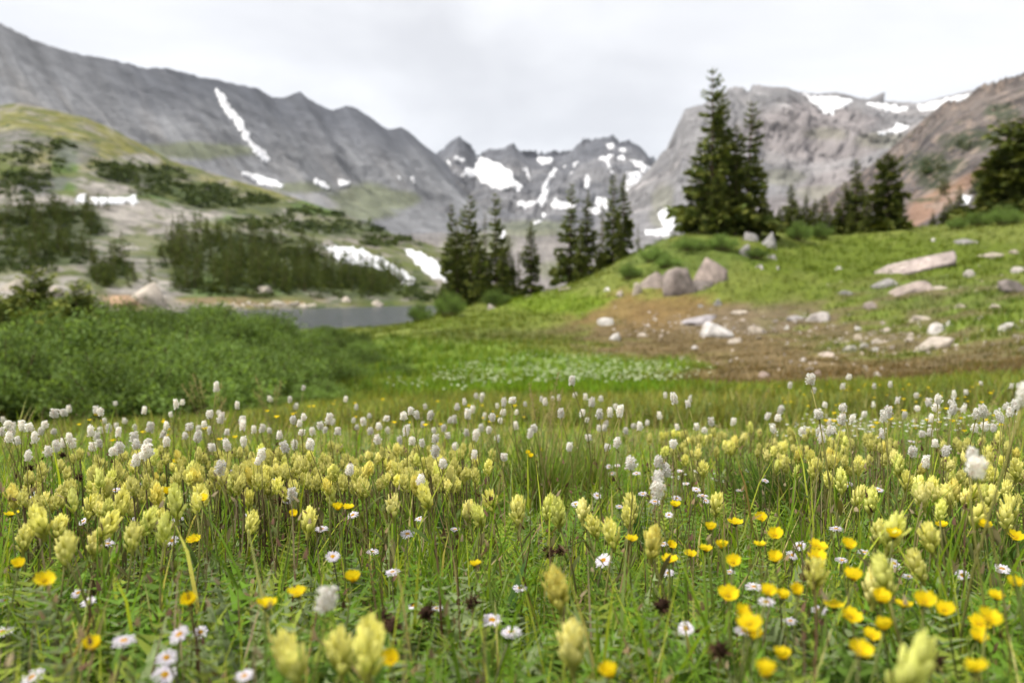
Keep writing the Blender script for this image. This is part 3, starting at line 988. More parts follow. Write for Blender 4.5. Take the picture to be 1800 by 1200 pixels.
# ------------------------------------------------------------------ conifers
def conifer(seed, H=8.0, R=1.35, nb=150, twigs=10, sparse=0.0, bare=0.06, blobw=1.0, lean=0.0, bright=1.15):
    rg = np.random.default_rng(seed)
    trunk, crown = MB(), MB()
    zt = np.linspace(-0.25, H, 9)
    bend = 0.02 * H * np.sin(zt / H * 3 + seed) * (zt / H)
    tp = v3(bend + lean * zt, bend * 0.5, zt)
    rr = 0.018 * H * (1 - np.clip(zt, 0, H) / H * 0.93)
    tube(trunk, tp, rr, (0.15, 0.105, 0.075), 7)
    zb = bare * H + (H * (0.985 - bare)) * np.sort(rg.random(nb)) ** 0.88
    wh = 0.042 * H                                                 # boughs gather in whorls, with gaps between
    zb = zb + 0.6 * (np.round(zb / wh) * wh - zb)
    gap = fbm(v3(zb * 0.9, 0 * zb + seed * 3.1, 0 * zb), 2)
    for i, z in enumerate(zb):
        f = 1 - z / H
        if rg.random() < sparse * (0.5 + f):
            continue
        ln = R * (f ** 0.72 * 0.95 + 0.05) * rg.uniform(0.45, 1.25) * (1 + 0.6 * gap[i])
        if rg.random() < 0.06:
            ln *= 1.3
        az = rg.uniform(0, 2 * math.pi)
        up = 0.5 - 0.95 * min(1, f * 1.5)
        x0 = np.interp(z, zt, tp[:, 0])
        y0 = np.interp(z, zt, tp[:, 1])
        n = max(4, int(twigs * (0.5 + f)))
        s = np.linspace(0.12, 1, n)
        r_ = ln * s
        zz = z + ln * (up * s + 0.28 * s * s)
        ca, sa = math.cos(az), math.sin(az)
        C = v3(x0 + ca * r_, y0 + sa * r_, zz)
        tone = rg.uniform(0.7, 1.25)
        tube(trunk, [(x0, y0, z), tuple(C[n // 2])], [0.012 * H * 0.25, 0.004], (0.11, 0.085, 0.06), 3, False)
        # sprays of needles to both sides, hanging a little, with a ragged outline
        for side in (-1, 0, 1):
            m_ = n
            tl = ln * (0.20 + 0.26 * np.sin(s * math.pi * 0.85)) * rg.uniform(0.6, 1.25, m_) * blobw + 0.03 * H / 8
            dirx = ca * 0.75 - side * sa * 0.85 + rg.normal(0, 0.22, m_)
            diry = sa * 0.75 + side * ca * 0.85 + rg.normal(0, 0.22, m_)
            dirz = (-0.28 if side else 0.18) + rg.normal(0, 0.22, m_)
            D = v3(dirx, diry, dirz)
            D /= np.linalg.norm(D, axis=1)[:, None]
            Wd = np.cross(D, rg.normal(0, 1, (m_, 3)))
            Wd /= np.linalg.norm(Wd, axis=1)[:, None] + 1e-6
            ww = tl * rg.uniform(0.16, 0.30, m_)
            A = C + rg.normal(0, 0.03 * ln, (m_, 3))
            mid = A + D * (tl * 0.45)[:, None]
            V = np.stack([A, mid + Wd * ww[:, None], A + D * tl[:, None], mid - Wd * ww[:, None] + v3(0 * tl, 0 * tl, 0.25 * ww)], 1)
            T = np.array([(0, 1, 2), (0, 2, 3)])[None] + (np.arange(m_) * 4)[:, None, None]
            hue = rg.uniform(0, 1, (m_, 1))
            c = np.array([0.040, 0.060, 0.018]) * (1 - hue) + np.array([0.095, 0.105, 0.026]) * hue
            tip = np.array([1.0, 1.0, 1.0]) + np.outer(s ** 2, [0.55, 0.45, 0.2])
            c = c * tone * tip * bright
            crown.add(V.reshape(-1, 3), T.reshape(-1, 3), np.repeat(c, 4, 0))
    return trunk.mesh('conifer_trunk', M_bark), crown.mesh('conifer_crown', M_needle), H


CON = [conifer(1, 8, 1.6, 170, 10, 0.0, 0.06, 1.0), conifer(2, 8, 1.4, 150, 9, 0.0, 0.06, 1.0), conifer(3, 8, 1.1, 190, 8, 0.05, 0.06, 1.15), conifer(4, 8, 2.0, 240, 10, 0.0, 0.05, 1.1), conifer(5, 8, 0.85, 130, 7, 0.35, 0.1, 1.1)]
SAP = conifer(9, 8, 3.0, 170, 9, 0.0, 0.02, 1.0, 0.0, 2.0)
TREES = []


def tree(px, top, Y, kind, label, width=1.0, group='spruces on the near hill', base=None, name='spruce_tree'):
    p = at(px, top, Y)
    gz = Gf(p[0], Y) if base is None else base
    h = p[2] - gz
    tr, cr, H = CON[kind] if kind >= 0 else SAP
    width *= 0.86 if group in ('spruces by the lake', 'spruces left of the rocky mound') else 1.0
    e = obj(name, None, loc=(p[0], Y, gz), rot=(0, 0, random.uniform(0, 6.28)), scale=(h / H * width, h / H * width, h / H))
    obj('trunk', tr, e)
    obj('crown', cr, e)
    tag(e, label, 'tree', group)
    return e


g1 = 'spruces by the lake'
tree(792, 356, 55, 2, 'slender spruce at the left edge of the lakeside clump', 0.9, g1)
tree(803, 392, 52, 0, 'lower bushy spruce in front at the left of the lakeside clump', 0.9, g1)
tree(818, 358, 56, 1, 'spruce with its tip just left of the twin-topped lakeside spruce', 1.0, g1)
tree(829, 342, 54, 1, 'tall dark spruce left of the gap in the lakeside clump', 1.0, g1)
tree(843, 415, 51, 0, 'short full spruce in front of the gap in the lakeside clump', 0.95, g1)
tree(855, 374, 58, 4, 'thin half-bare spruce standing in the gap of the lakeside clump', 1.1, g1)
tree(872, 338, 55, 1, 'tallest spruce of the lakeside clump, spire above the rest', 0.95, g1)
tree(884, 430, 52, 0, 'short spruce at the foot of the tallest lakeside spruce', 1.0, g1)
tree(895, 412, 56, 2, 'mid-height spruce at the right edge of the lakeside clump', 1.1, g1)
tree(913, 436, 55, 4, 'small thin spruce between the lakeside clump and the lone spruce', 1.2, g1)
tree(934, 387, 54, 2, 'lone slender spruce right of the lakeside clump', 1.25, g1)
tree(778, 500, 50, 3, 'low dark young spruce at the waterline left of the lakeside clump', 0.8, g1)
g2 = 'spruces left of the rocky mound'
tree(1002, 321, 54, 1, 'broad spruce at the left of the group before the snowy headwall', 1.05, g2)
tree(1022, 400, 52, 2, 'shorter spruce tucked between two taller ones before the headwall', 1.1, g2)
tree(1033, 333, 54, 2, 'narrow spruce second from left before the snowy headwall', 1.1, g2)
tree(1059, 344, 56, 4, 'thin sparse spruce with snow showing through its twigs', 1.0, g2)
tree(1079, 306, 53, 1, 'left one of the twin-topped spruces beside the mound', 0.85, g2)
tree(1099, 305, 54, 2, 'right one of the twin-topped spruces beside the mound', 0.95, g2)
tree(1090, 380, 50, 0, 'short full spruce at the foot of the twin-topped pair', 0.8, g2)
tree(1123, 392, 52, 4, 'small thin spruce right of the twin-topped pair', 1.2, g2)
tree(1053, 420, 50, 2, 'low spruce below the thin sparse one', 1.1, g2)
g3 = 'big spruces on the rocky mound'
tree(1256, 120, 40, 1, 'tallest spruce of all, on top of the rocky mound', 1.0, g3)
tree(1276, 160, 41, 1, 'second tall spruce, close right of the tallest one', 0.95, g3)
tree(1318, 178, 40, 1, 'tall spruce at the right of the mound clump', 1.0, g3)
tree(1232, 240, 41, 1, 'spruce at the left flank of the mound clump', 1.1, g3)
tree(1296, 218, 39.5, 0, 'full spruce in front between the tall mound spruces', 0.8, g3)
tree(1338, 300, 41, 1, 'shorter spruce at the right flank of the mound clump', 1.15, g3)
tree(1214, 335, 41, 0, 'low spreading spruce at the left foot of the mound clump', 0.75, g3)
tree(1262, 300, 39, 3, 'low full spruce in the middle front of the mound clump', 0.8, g3)
tree(1358, 380, 41, 3, 'small dark spruce at the right foot of the mound clump', 0.9, g3)
g4 = 'spruces along the hill crest'
tree(1392, 322, 50, 2, 'thin spruce, leftmost of the row behind the green crest', 1.4, g4)
tree(1416, 340, 51, 2, 'small narrow spruce second from left behind the green crest', 1.2, g4)
tree(1385, 372, 48, 3, 'low bushy spruce at the left start of the crest row', 0.9, g4)
tree(1433, 350, 52, 2, 'sparse little spruce third from left behind the green crest', 1.6, g4)
tree(1449, 342, 50, 1, 'small spruce just before the gap in the crest row', 1.2, g4)
tree(1484, 318, 49, 1, 'spruce at the left shoulder of the two-topped crest group', 1.2, g4)
tree(1508, 278, 49, 2, 'tall narrow spruce left of the wide crest spruce', 1.25, g4)
tree(1524, 345, 48, 0, 'short full spruce between the narrow and the wide crest spruce', 1.0, g4)
tree(1562, 268, 48, 3, 'wide full spruce, the stoutest on the green crest', 0.95, g4)
tree(1498, 372, 47, 3, 'low dark spruce below the tall narrow crest spruce', 0.9, g4)
tree(1640, 372, 64, 2, 'tiny spruce farthest left before the orange rubble fan', 1.4, g4)
tree(1660, 356, 64, 2, 'tiny spruce second from left before the orange rubble fan', 1.4, g4)
tree(1672, 350, 65, 1, 'small spruce third before the orange rubble fan', 1.3, g4)
tree(1689, 325, 64, 2, 'slender spruce, tallest before the orange rubble fan', 1.4, g4)
g5 = 'dark spruces at the right edge'
tree(1742, 312, 58, 3, 'dark spruce, leftmost of the clump at the right edge', 1.3, g5)
tree(1760, 280, 56, 3, 'dark spruce second from left in the right edge clump', 1.5, g5)
tree(1775, 245, 57, 3, 'dark spruce behind, between the right edge spruces', 1.5, g5)
tree(1794, 205, 55, 3, 'tallest dark spruce, cut by the right edge', 1.5, g5)
tree(1785, 320, 54, 3, 'short dark spruce in front at the right edge', 0.9, g5)
tree(1752, 340, 56, 0, 'dark spruce low between the first two at the right edge', 1.3, g5)
tree(1770, 330, 55, 0, 'dark spruce low under the second one at the right edge', 1.3, g5)
tree(1799, 290, 55, 0, 'dark spruce half cut by the right edge, in front', 1.3, g5)
tree(1732, 345, 58, 0, 'short dark spruce just left of the right edge clump', 1.4, g5)
tree(1704, 362, 62, 0, 'lowest dark spruce at the left foot of the right edge clump', 1.5, g5)
tree(1372, 362, 46, 0, 'dark bushy spruce just right of the mound clump', 1.2, g4)
tree(1404, 360, 48, 0, 'full little spruce between the first two of the crest row', 1.3, g4)
tree(1424, 372, 48, 0, 'low full spruce in the middle of the crest row', 1.4, g4)
tree(1460, 372, 48, 0, 'low full spruce in the gap of the crest row', 1.3, g4)
tree(1474, 355, 50, 1, 'small spruce right of the gap in the crest row', 1.4, g4)
tree(1540, 330, 49, 0, 'full spruce leaning on the stoutest crest spruce from the left', 1.1, g4)
tree(1584, 335, 49, 1, 'spruce close right of the stoutest crest spruce', 1.2, g4)
tree(1720, 352, 59, 3, 'low spruce left of the right edge clump', 0.9, g5)
g6 = 'young firs among the willows'
tree(58, 468, 16, -1, 'young green fir rising out of the willows at the left', 1.0, g6, name='young_fir')
tree(130, 492, 15, -1, 'bushier young fir right of the other one among the willows', 1.15, g6, name='young_fir')
tree(-20, 512, 16, -1, 'young fir cut by the left edge among the willows', 1.1, g6, name='young_fir')

# far spruces on the granite hillside
def rotz_(a):
    return np.array([[math.cos(a), -math.sin(a), 0], [math.sin(a), math.cos(a), 0], [0, 0, 1]])


FARM = [conifer(21 + k, 7, 0.95, 60, 4, 0.0, 0.03, 1.3) for k in range(4)]
far_me = []
for tr_, cr_, H_ in FARM:
    mbf = MB()
    for me_ in (tr_, cr_):
        nv = len(me_.vertices)
        co = np.empty(nv * 3, np.float32)
        me_.vertices.foreach_get('co', co)
        ti = np.empty(len(me_.loops), np.int32)
        me_.loops.foreach_get('vertex_index', ti)
        cc_ = np.empty(nv * 4, np.float32)
        me_.color_attributes['Col'].data.foreach_get('color', cc_)
        mbf.add(co.reshape(-1, 3), ti.reshape(-1, 3), cc_.reshape(-1, 4)[:, :3] * np.array([0.95, 1.05, 0.8]))
    far_me.append(mbf.mesh('far_spruce', M_needle))
ZF = [(420, 445, 150, 42, 60), (520, 480, 160, 34, 60), (620, 500, 110, 22, 36), (330, 430, 60, 34, 24), (60, 385, 70, 24, 20), (140, 380, 60, 22, 20), (60, 435, 110, 30, 24), (190, 478, 44, 26, 22), (420, 500, 120, 16, 20), (250, 500, 30, 14, 6)]
PAL_ = [(210, 432, 52, 24), (255, 470, 26, 26), (230, 385, 60, 16), (20, 500, 55, 20), (250, 505, 50, 22)]
items = []
rg = np.random.default_rng(5)
for cx, cy, rx, ry, n in ZF:
    for _ in range(n):
        for tryi in range(8):
            a, r_ = rg.uniform(0, 6.283), math.sqrt(rg.random())
            px, py = cx + rx * r_ * math.cos(a), cy + ry * r_ * math.sin(a)
            if not any(((px - s[0]) / s[2]) ** 2 + ((py - s[1]) / s[3]) ** 2 < 1 for s in PAL_):
                break
        if len(items) >= 290:
            break
        loc, nor = cast(px, py, 'hill')
        if loc is None or loc.z < LAKE_Z + 0.5:
            continue
        h = rg.uniform(5.0, 10.0) * (0.8 if px < 200 else 1)
        o = obj('far_spruce', far_me[int(rg.integers(4))], loc=(loc.x, loc.y, loc.z - 0.3), rot=(0, 0, rg.uniform(0, 6.28)), scale=(h / 7 * 1.15, h / 7 * 1.15, h / 7))
        o['category'] = 'tree'
        o['group'] = 'far spruces on the granite hillside'
        items.append((px, py, o))


def z_far(it):
    px, py, _ = it
    col_ = 'left of the granite slab' if px < 150 else 'around the granite slab' if px < 290 else 'left of the lake' if px < 420 else 'above the lake' if px < 560 else 'near the snow drift'
    row = 'at the slope foot' if py > 488 else 'low' if py > 455 else 'midway up' if py > 420 else 'high up'
    return row, col_


name_rows(items, z_far, lambda z, o_: f'dark far spruce {z[0]} {z[1]}, {o_}')

# the rest of that wood, past the three hundred that show largest
small = []
for k_ in range(3):
    tr_, cr_, H_ = conifer(51 + k_, 7, 0.95, 24, 3, 0.0, 0.02, 1.9)
    co = np.empty(len(cr_.vertices) * 3, np.float32)
    cr_.vertices.foreach_get('co', co)
    cc_ = np.empty(len(cr_.vertices) * 4, np.float32)
    cr_.color_attributes['Col'].data.foreach_get('color', cc_)
    ti = np.empty(len(cr_.loops), np.int32)
    cr_.loops.foreach_get('vertex_index', ti)
    small.append((co.reshape(-1, 3), ti.reshape(-1, 3), cc_.reshape(-1, 4)[:, :3]))
mbw_ = MB()
for cx, cy, rx, ry, n in [(420, 450, 150, 44, 150), (530, 482, 160, 34, 180), (630, 505, 110, 20, 90), (90, 392, 110, 30, 70), (60, 440, 120, 26, 70), (195, 480, 44, 26, 34), (470, 510, 200, 14, 60), (330, 340, 110, 14, 30), (240, 308, 70, 12, 24), (60, 290, 60, 30, 24)]:
    for _ in range(n):
        a, r_ = rg.uniform(0, 6.283), math.sqrt(rg.random())
        px, py = cx + rx * r_ * math.cos(a), cy + ry * r_ * math.sin(a)
        if any(((px - s[0]) / s[2]) ** 2 + ((py - s[1]) / s[3]) ** 2 < 1 for s in PAL_):
            continue
        loc, nor = cast(px, py, 'hill')
        if loc is None or loc.z < LAKE_Z + 0.5:
            continue
        V, T, C = small[int(rg.integers(3))]
        h = rg.uniform(3.5, 7.5) / 7
        mbw_.add((V * np.array([h * 1.15, h * 1.15, h])) @ rotz_(rg.uniform(0, 6.28)).T + np.array(loc), T, C * rg.uniform(0.65, 1.25) * np.array([1.0, 1.1, 0.85]))
for cx, cy, rx, ry, n in [(1640, 300, 34, 16, 22), (1700, 262, 30, 12, 12), (1655, 334, 20, 12, 12), (1760, 225, 24, 14, 8), (1735, 335, 30, 20, 26)]:
    for _ in range(n):
        loc, nor = cast(cx + rg.normal(0, rx * 0.5), cy + rg.normal(0, ry * 0.5), 'crag')
        if loc is None:
            continue
        V, T, C = small[int(rg.integers(3))]
        h = rg.uniform(4, 9) / 7
        mbw_.add((V * np.array([h * 1.15, h * 1.15, h])) @ rotz_(rg.uniform(0, 6.28)).T + np.array(loc), T, C * rg.uniform(0.8, 1.3))
o = obj('far_wood', mbw_.mesh('far_wood', M_needle))
o['kind'] = 'stuff'
o['label'] = 'mass of smaller dark spruces filling the wood above the lake'
o['category'] = 'wood'

# low wind-cut scrub on the hillside and crag: a mass no one could count
mbk = MB()
KZ = [(250, 308, 90, 16, 70), (330, 335, 80, 12, 60), (400, 355, 90, 12, 70), (470, 392, 70, 14, 50), (60, 290, 60, 40, 50), (40, 330, 50, 24, 40), (600, 400, 110, 12, 60), (560, 375, 70, 8, 30), (180, 295, 30, 10, 16),
      (690, 425, 60, 9, 40), (420, 480, 160, 44, 90), (560, 500, 150, 26, 70), (90, 400, 100, 40, 80), (60, 445, 130, 22, 80), (200, 482, 44, 20, 40), (90, 255, 60, 6, 16), (740, 515, 40, 16, 50), (470, 440, 110, 20, 60), (40, 470, 60, 14, 40)]
for cx, cy, rx, ry, n in KZ:
    for _ in range(n):
        a, r_ = rg.uniform(0, 6.283), math.sqrt(rg.random())
        px, py = cx + rx * r_ * math.cos(a), cy + ry * r_ * math.sin(a)
        if any(((px - s[0]) / s[2]) ** 2 + ((py - s[1]) / s[3]) ** 2 < 1 for s in PAL_):
            continue
        loc, nor = cast(px, py, 'hill')
        if loc is None or loc.z < LAKE_Z + 0.4:
            continue
        m_ = 40
        s_ = rg.uniform(0.7, 1.8) * loc.y / 300
        D = rg.normal(0, 1, (m_, 3))
        D /= np.linalg.norm(D, axis=1)[:, None]
        D[:, 2] = np.abs(D[:, 2])
        C = np.array(loc) + D * np.array([1.5, 1.5, 0.8]) * s_ * rg.uniform(0.5, 1, (m_, 1))
        A = rg.normal(0, 0.42 * s_, (m_, 3))
        Bv = rg.normal(0, 0.42 * s_, (m_, 3))
        V = np.stack([C, C + A, C + Bv], 1).reshape(-1, 3)
        hue = rg.random()
        base_c = np.array((0.040, 0.060, 0.018)) * (1 - hue) + np.array((0.085, 0.11, 0.03)) * hue
        cc = base_c * rg.uniform(0.7, 1.3, (m_, 1))
        mbk.add(V, np.arange(m_ * 3).reshape(-1, 3), np.repeat(cc, 3, 0))
for cx, cy, rx, ry, n in [(1640, 300, 30, 10, 8), (1730, 330, 40, 14, 10)]:
    for _ in range(n):
        px, py = cx + rg.normal(0, rx * 0.5), cy + rg.normal(0, ry * 0.5)
        loc, nor = cast(px, py, 'crag')
        if loc is None:
            continue
        m_ = 30
        s_ = rg.uniform(0.8, 1.8) * loc.y / 450
        D = rg.normal(0, 1, (m_, 3)) * np.array([1, 1, 1.2])
        C = np.array(loc) + D * s_ * 0.8 + np.array([0, 0, s_])
        V = np.stack([C, C + rg.normal(0, 0.6 * s_, (m_, 3)), C + rg.normal(0, 0.6 * s_, (m_, 3))], 1).reshape(-1, 3)
        mbk.add(V, np.arange(m_ * 3).reshape(-1, 3), np.repeat(np.array((0.035, 0.055, 0.02)) * rg.uniform(0.7, 1.4, (m_, 1)), 3, 0))
o = obj('krummholz', mbk.mesh('krummholz', M_needle))
o['kind'] = 'stuff'
o['label'] = 'low dark wind-cut spruce scrub on the rocky slopes'
o['category'] = 'scrub'


# ------------------------------------------------------------------ rocks
def rotm(a, b):
    ca, sa, cb, sb = math.cos(a), math.sin(a), math.cos(b), math.sin(b)
    return np.array([[1, 0, 0], [0, ca, -sa], [0, sa, ca]]) @ np.array([[cb, 0, sb], [0, 1, 0], [-sb, 0, cb]])


def rock_mesh(seed, sx, sy, sz, col, cuts=14, sub=3, rough=0.16):
    import bmesh
    rg_ = np.random.default_rng(seed)
    bm = bmesh.new()
    for k_ in range(13):                                           # a broken block: the hull of a few corners, faces roughened
        d_ = rg_.normal(0, 1, 3)
        d_ /= np.abs(d_).max() ** 0.6 * np.linalg.norm(d_) ** 0.4
        bm.verts.new(d_ * rg_.uniform(0.8, 1.0))
    hull = bmesh.ops.convex_hull(bm, input=bm.verts)
    bmesh.ops.delete(bm, geom=[g_ for g_ in hull['geom_interior'] if isinstance(g_, bmesh.types.BMVert)], context='VERTS')
    bmesh.ops.subdivide_edges(bm, edges=bm.edges[:], cuts=3, use_grid_fill=True)
    bmesh.ops.triangulate(bm, faces=bm.faces[:])
    bm.verts.ensure_lookup_table()
    bm.verts.index_update()
    V = np.array([v.co[:] for v in bm.verts])
    V = V @ rotm(rg_.uniform(-0.3, 0.3), rg_.uniform(-0.35, 0.35)).T
    for _ in range(cuts):
        n = rg_.normal(0, 1, 3)
        n /= np.linalg.norm(n)
        d = rg_.uniform(0.75, 1.1)
        h = V @ n - d
        V -= np.outer(np.clip(h, 0, None) * 0.94, n)
    V *= 1 + rough * 0.4 * fbm(V * 3.5 + seed, 4)[:, None]
    V = V / np.abs(V).max(0) * np.array([sx, sy, sz])
    T = np.array([[v.index for v in f.verts] for f in bm.faces])
    bm.free()
    V[:, 2] = np.where(V[:, 2] < 0, V[:, 2] * 0.6, V[:, 2])
    n3 = fbm(V / max(sx, sz) * 2.0 + seed * 1.7, 4)
    c = np.array(col) * (1 + 0.5 * n3)[:, None]
    c = np.where((n3 > 0.22)[:, None], c * np.array([0.7, 0.72, 0.68]), c)
    me = mesh_np('rock', V, T, np.clip(c, 0.02, 0.7), mat=M_rock)
    return me


GREYR, PINKR, WHITER, DARKR, TANR = (0.27, 0.255, 0.24), (0.31, 0.255, 0.225), (0.50, 0.47, 0.43), (0.17, 0.145, 0.13), (0.40, 0.345, 0.28)


def rock(px, py, wpx, hpx, col, label, name='boulder', tilt=0.0, deep=1.0, rz=None, seed=None, cat='rock', group='granite rocks on the near slope', cuts=14, on=None):
    if on:
        P, _ = cast(px, py, on)
        if P is None:
            return
        P = np.array(P)
    else:
        P = hit(px, py, 0.0, ymin=3.2)
    Y = P[1]
    sx, sz = wpx / F * Y / 2, hpx / F * Y * 0.92
    sd = seed if seed is not None else int(px * 7 + py)
    me = rock_mesh(sd, sx, sx * deep * 0.8, sz, col, cuts)
    o_ = obj(name, me, loc=(P[0], P[1] + sx * 0.3, P[2] - sz * 0.22), rot=(0, tilt, rz if rz is not None else random.uniform(-0.3, 0.3)))
    tag(o_, label, cat, group)
    return o_


g = 'boulders on the spruce mound'
rock(1146, 507, 74, 52, (0.26, 0.215, 0.185), 'left boulder of the three big ones on the mound face', group=g)
rock(1190, 513, 80, 62, (0.21, 0.175, 0.155), 'middle boulder of the three big ones on the mound face', group=g)
rock(1226, 508, 66, 36, DARKR, 'lower right boulder beneath the pale-edged block', group=g)
rock(1244, 496, 78, 62, (0.27, 0.22, 0.19), 'big square boulder with a pale ledge, right of the three', group=g, cuts=6)
rock(1120, 518, 22, 32, TANR, 'upright pale stone left of the mound boulders', group=g)
rock(1347, 432, 42, 34, (0.31, 0.295, 0.28), 'largest pale boulder beside the big spruce trunks', group=g)
rock(1321, 422, 34, 22, GREYR, 'rounded boulder left of the largest pale one by the spruces', group=g)
rock(1311, 450, 26, 34, GREYR, 'slanting grey stone below the boulders by the spruces', group=g)
rock(1333, 472, 27, 24, (0.36, 0.33, 0.32), 'pale stone on the grass right of the mound', group=g)
rock(1371, 474, 13, 14, WHITER, 'little white stone right of the mound', group=g)
rock(1356, 456, 22, 12, GREYR, 'flat little stone under the largest pale boulder', group=g)
rock(1065, 512, 16, 14, WHITER, 'small white stone left of the mound foot', group=g)
rock(1090, 520, 14, 13, TANR, 'small tan stone at the mound foot', group=g)
rock(1262, 536, 18, 16, GREYR, 'small grey stone at the top of the brown patch', group=g)
rock(1234, 540, 14, 8, GREYR, 'tiny grey stone left at the top of the brown patch', group=g)
g = 'pale rocks on the brown patch'
rock(1067, 572, 36, 19, WHITER, 'pale wedge rock, farthest left on the brown patch', group=g)
rock(1081, 598, 32, 22, WHITER, 'white blocky rock below the pale wedge rock', group=g)
rock(1131, 591, 24, 9, TANR, 'flat tan stone right of the white blocky rock', group=g)
rock(1242, 566, 95, 17, (0.36, 0.33, 0.33), 'wide flat grey slab behind the white rounded boulder', 'rock_slab', group=g)
rock(1260, 589, 66, 33, (0.55, 0.52, 0.49), 'white rounded boulder in the middle of the brown patch', group=g)
rock(1330, 584, 38, 17, TANR, 'tan rock right of the white rounded boulder', group=g)
rock(1292, 602, 34, 12, TANR, 'low tan stone below the white rounded boulder', group=g)
rock(1400, 562, 44, 19, (0.40, 0.37, 0.35), 'pale flat rock, left one of the pair in mid slope', group=g)
rock(1441, 565, 52, 23, (0.42, 0.38, 0.35), 'pale slanting rock, right one of the pair in mid slope', group=g, tilt=-0.2)
rock(1388, 578, 18, 12, WHITER, 'small white stone below the pair in mid slope', group=g)
rock(1306, 551, 40, 8, TANR, 'thin pale ledge at the back of the brown patch', 'rock_slab', group=g)
rock(1155, 564, 20, 8, TANR, 'small flat stone in the orange grass', group=g)
rock(1286, 636, 14, 9, TANR, 'small tan stone on the lower brown slope', group=g)
rock(1222, 613, 14, 8, WHITER, 'tiny white stone under the brown patch', group=g)
g = 'rocks on the right slope'
o = rock(1622, 474, 236, 26, (0.36, 0.30, 0.27), 'long pink-grey slab slanting across the right slope', 'rock_slab', tilt=-0.24, deep=0.55, rz=-0.25, group=g, cuts=22)
rock(1562, 502, 54, 20, GREYR, 'grey stone at the lower end of the long slab', group=g)
rock(1606, 512, 72, 26, (0.33, 0.27, 0.235), 'flat pinkish rock under the long slab', 'rock_slab', group=g)
rock(1709, 486, 36, 17, (0.45, 0.41, 0.37), 'pale oval rock right of the long slab', group=g)
rock(1792, 478, 36, 13, (0.42, 0.38, 0.34), 'pale flat rock at the right edge by the slope top', group=g)
rock(1778, 512, 66, 30, DARKR, 'dark low outcrop at the right edge', group=g)
rock(1655, 508, 28, 9, TANR, 'thin tan stone right of the flat pinkish rock', group=g)
rock(1532, 542, 28, 20, PINKR, 'pinkish stone alone on the middle right slope', group=g)
rock(1490, 518, 32, 11, GREYR, 'thin grey ledge on the grass left of the slab', 'rock_slab', group=g)
rock(1746, 452, 40, 12, TANR, 'flat tan rock above the right end of the long slab', group=g)
rock(1700, 428, 42, 12, GREYR, 'flat grey rock near the crest on the right', group=g)
rock(1640, 424, 17, 12, WHITER, 'white stone on the bright green crest', group=g)
rock(1474, 474, 15, 9, WHITER, 'small white stone in the bright green grass', group=g)
rock(1790, 445, 26, 10, TANR, 'small tan stone high at the right edge', group=g)
rock(1648, 586, 36, 28, (0.52, 0.48, 0.44), 'white jagged rock above the long pale block', group=g)
rock(1646, 612, 80, 27, (0.44, 0.38, 0.32), 'long pale block lying on the right slope', tilt=-0.2, group=g, deep=0.6)
rock(1668, 571, 16, 12, WHITER, 'small white stone touching the jagged rock', group=g)
rock(1781, 578, 38, 15, (0.48, 0.45, 0.40), 'pale flat rock at the right edge in mid slope', group=g)
rock(1792, 593, 26, 10, TANR, 'flat tan stone just under the pale rock at the right edge', group=g)
rock(1720, 562, 34, 10, TANR, 'thin tan stone in the green patch', group=g)
rock(1752, 541, 26, 10, TANR, 'small tan stone above the green patch', group=g)
rock(1620, 563, 42, 12, TANR, 'flat tan rock left of the white jagged rock', group=g)
rock(1690, 540, 22, 9, TANR, 'small flat stone higher in the green patch', group=g)
rock(1452, 627, 34, 14, (0.43, 0.36, 0.30), 'pinkish rock at the left of the rubble heap', group=g)
rub = [(1497, 618, 30, 16), (1510, 597, 20, 14), (1482, 602, 18, 10), (1520, 612, 20, 12), (1545, 603, 22, 12), (1565, 583, 24, 12), (1530, 590, 16, 10), (1472, 605, 16, 9), (1508, 580, 14, 9),
       (1555, 570, 16, 8), (1540, 618, 20, 10), (1600, 600, 20, 12), (1602, 590, 14, 8), (1490, 588, 12, 8), (1515, 624, 16, 10), (1580, 596, 14, 9)]
its = []
for a in rub:
    its.append((a[0], a[1], rock(*a, random.choice([TANR, (0.45, 0.38, 0.29), WHITER]), '', 'rubble_stone', group='rubble heap on the right slope')))
name_rows(its, lambda i: 'upper' if i[1] < 600 else 'lower', lambda z, o_: f'tan stone in the {z} half of the rubble heap, {o_}')
rock(1344, 662, 24, 13, (0.40, 0.31, 0.26), 'pinkish stone in the heather above the meadow', group=g)
rock(1438, 660, 17, 14, (0.40, 0.31, 0.26), 'small pinkish stone right in the heather above the meadow', group=g)
rock(1276, 728, 78, 34, (0.45, 0.42, 0.40), 'pale rock lying in the flower meadow', tilt=-0.12, group='rocks in the meadow', deep=0.7)
rock(1440, 706, 26, 14, (0.42, 0.39, 0.37), 'small pale rock in the meadow right of the larger one', group='rocks in the meadow')
rock(871, 541, 28, 20, (0.42, 0.37, 0.33), 'pale rock on the bank below the lakeside spruces', group='rocks on the bank')
rock(994, 510, 26, 11, TANR, 'flat tan rock on the bank crest', group='rocks on the bank')
rock(782, 552, 20, 14, (0.30, 0.24, 0.21), 'brown rock at the waterline under the lakeside spruces', group='rocks on the bank')
rock(930, 523, 16, 8, TANR, 'small tan rock on the bank crest left of the flat one', group='rocks on the bank')
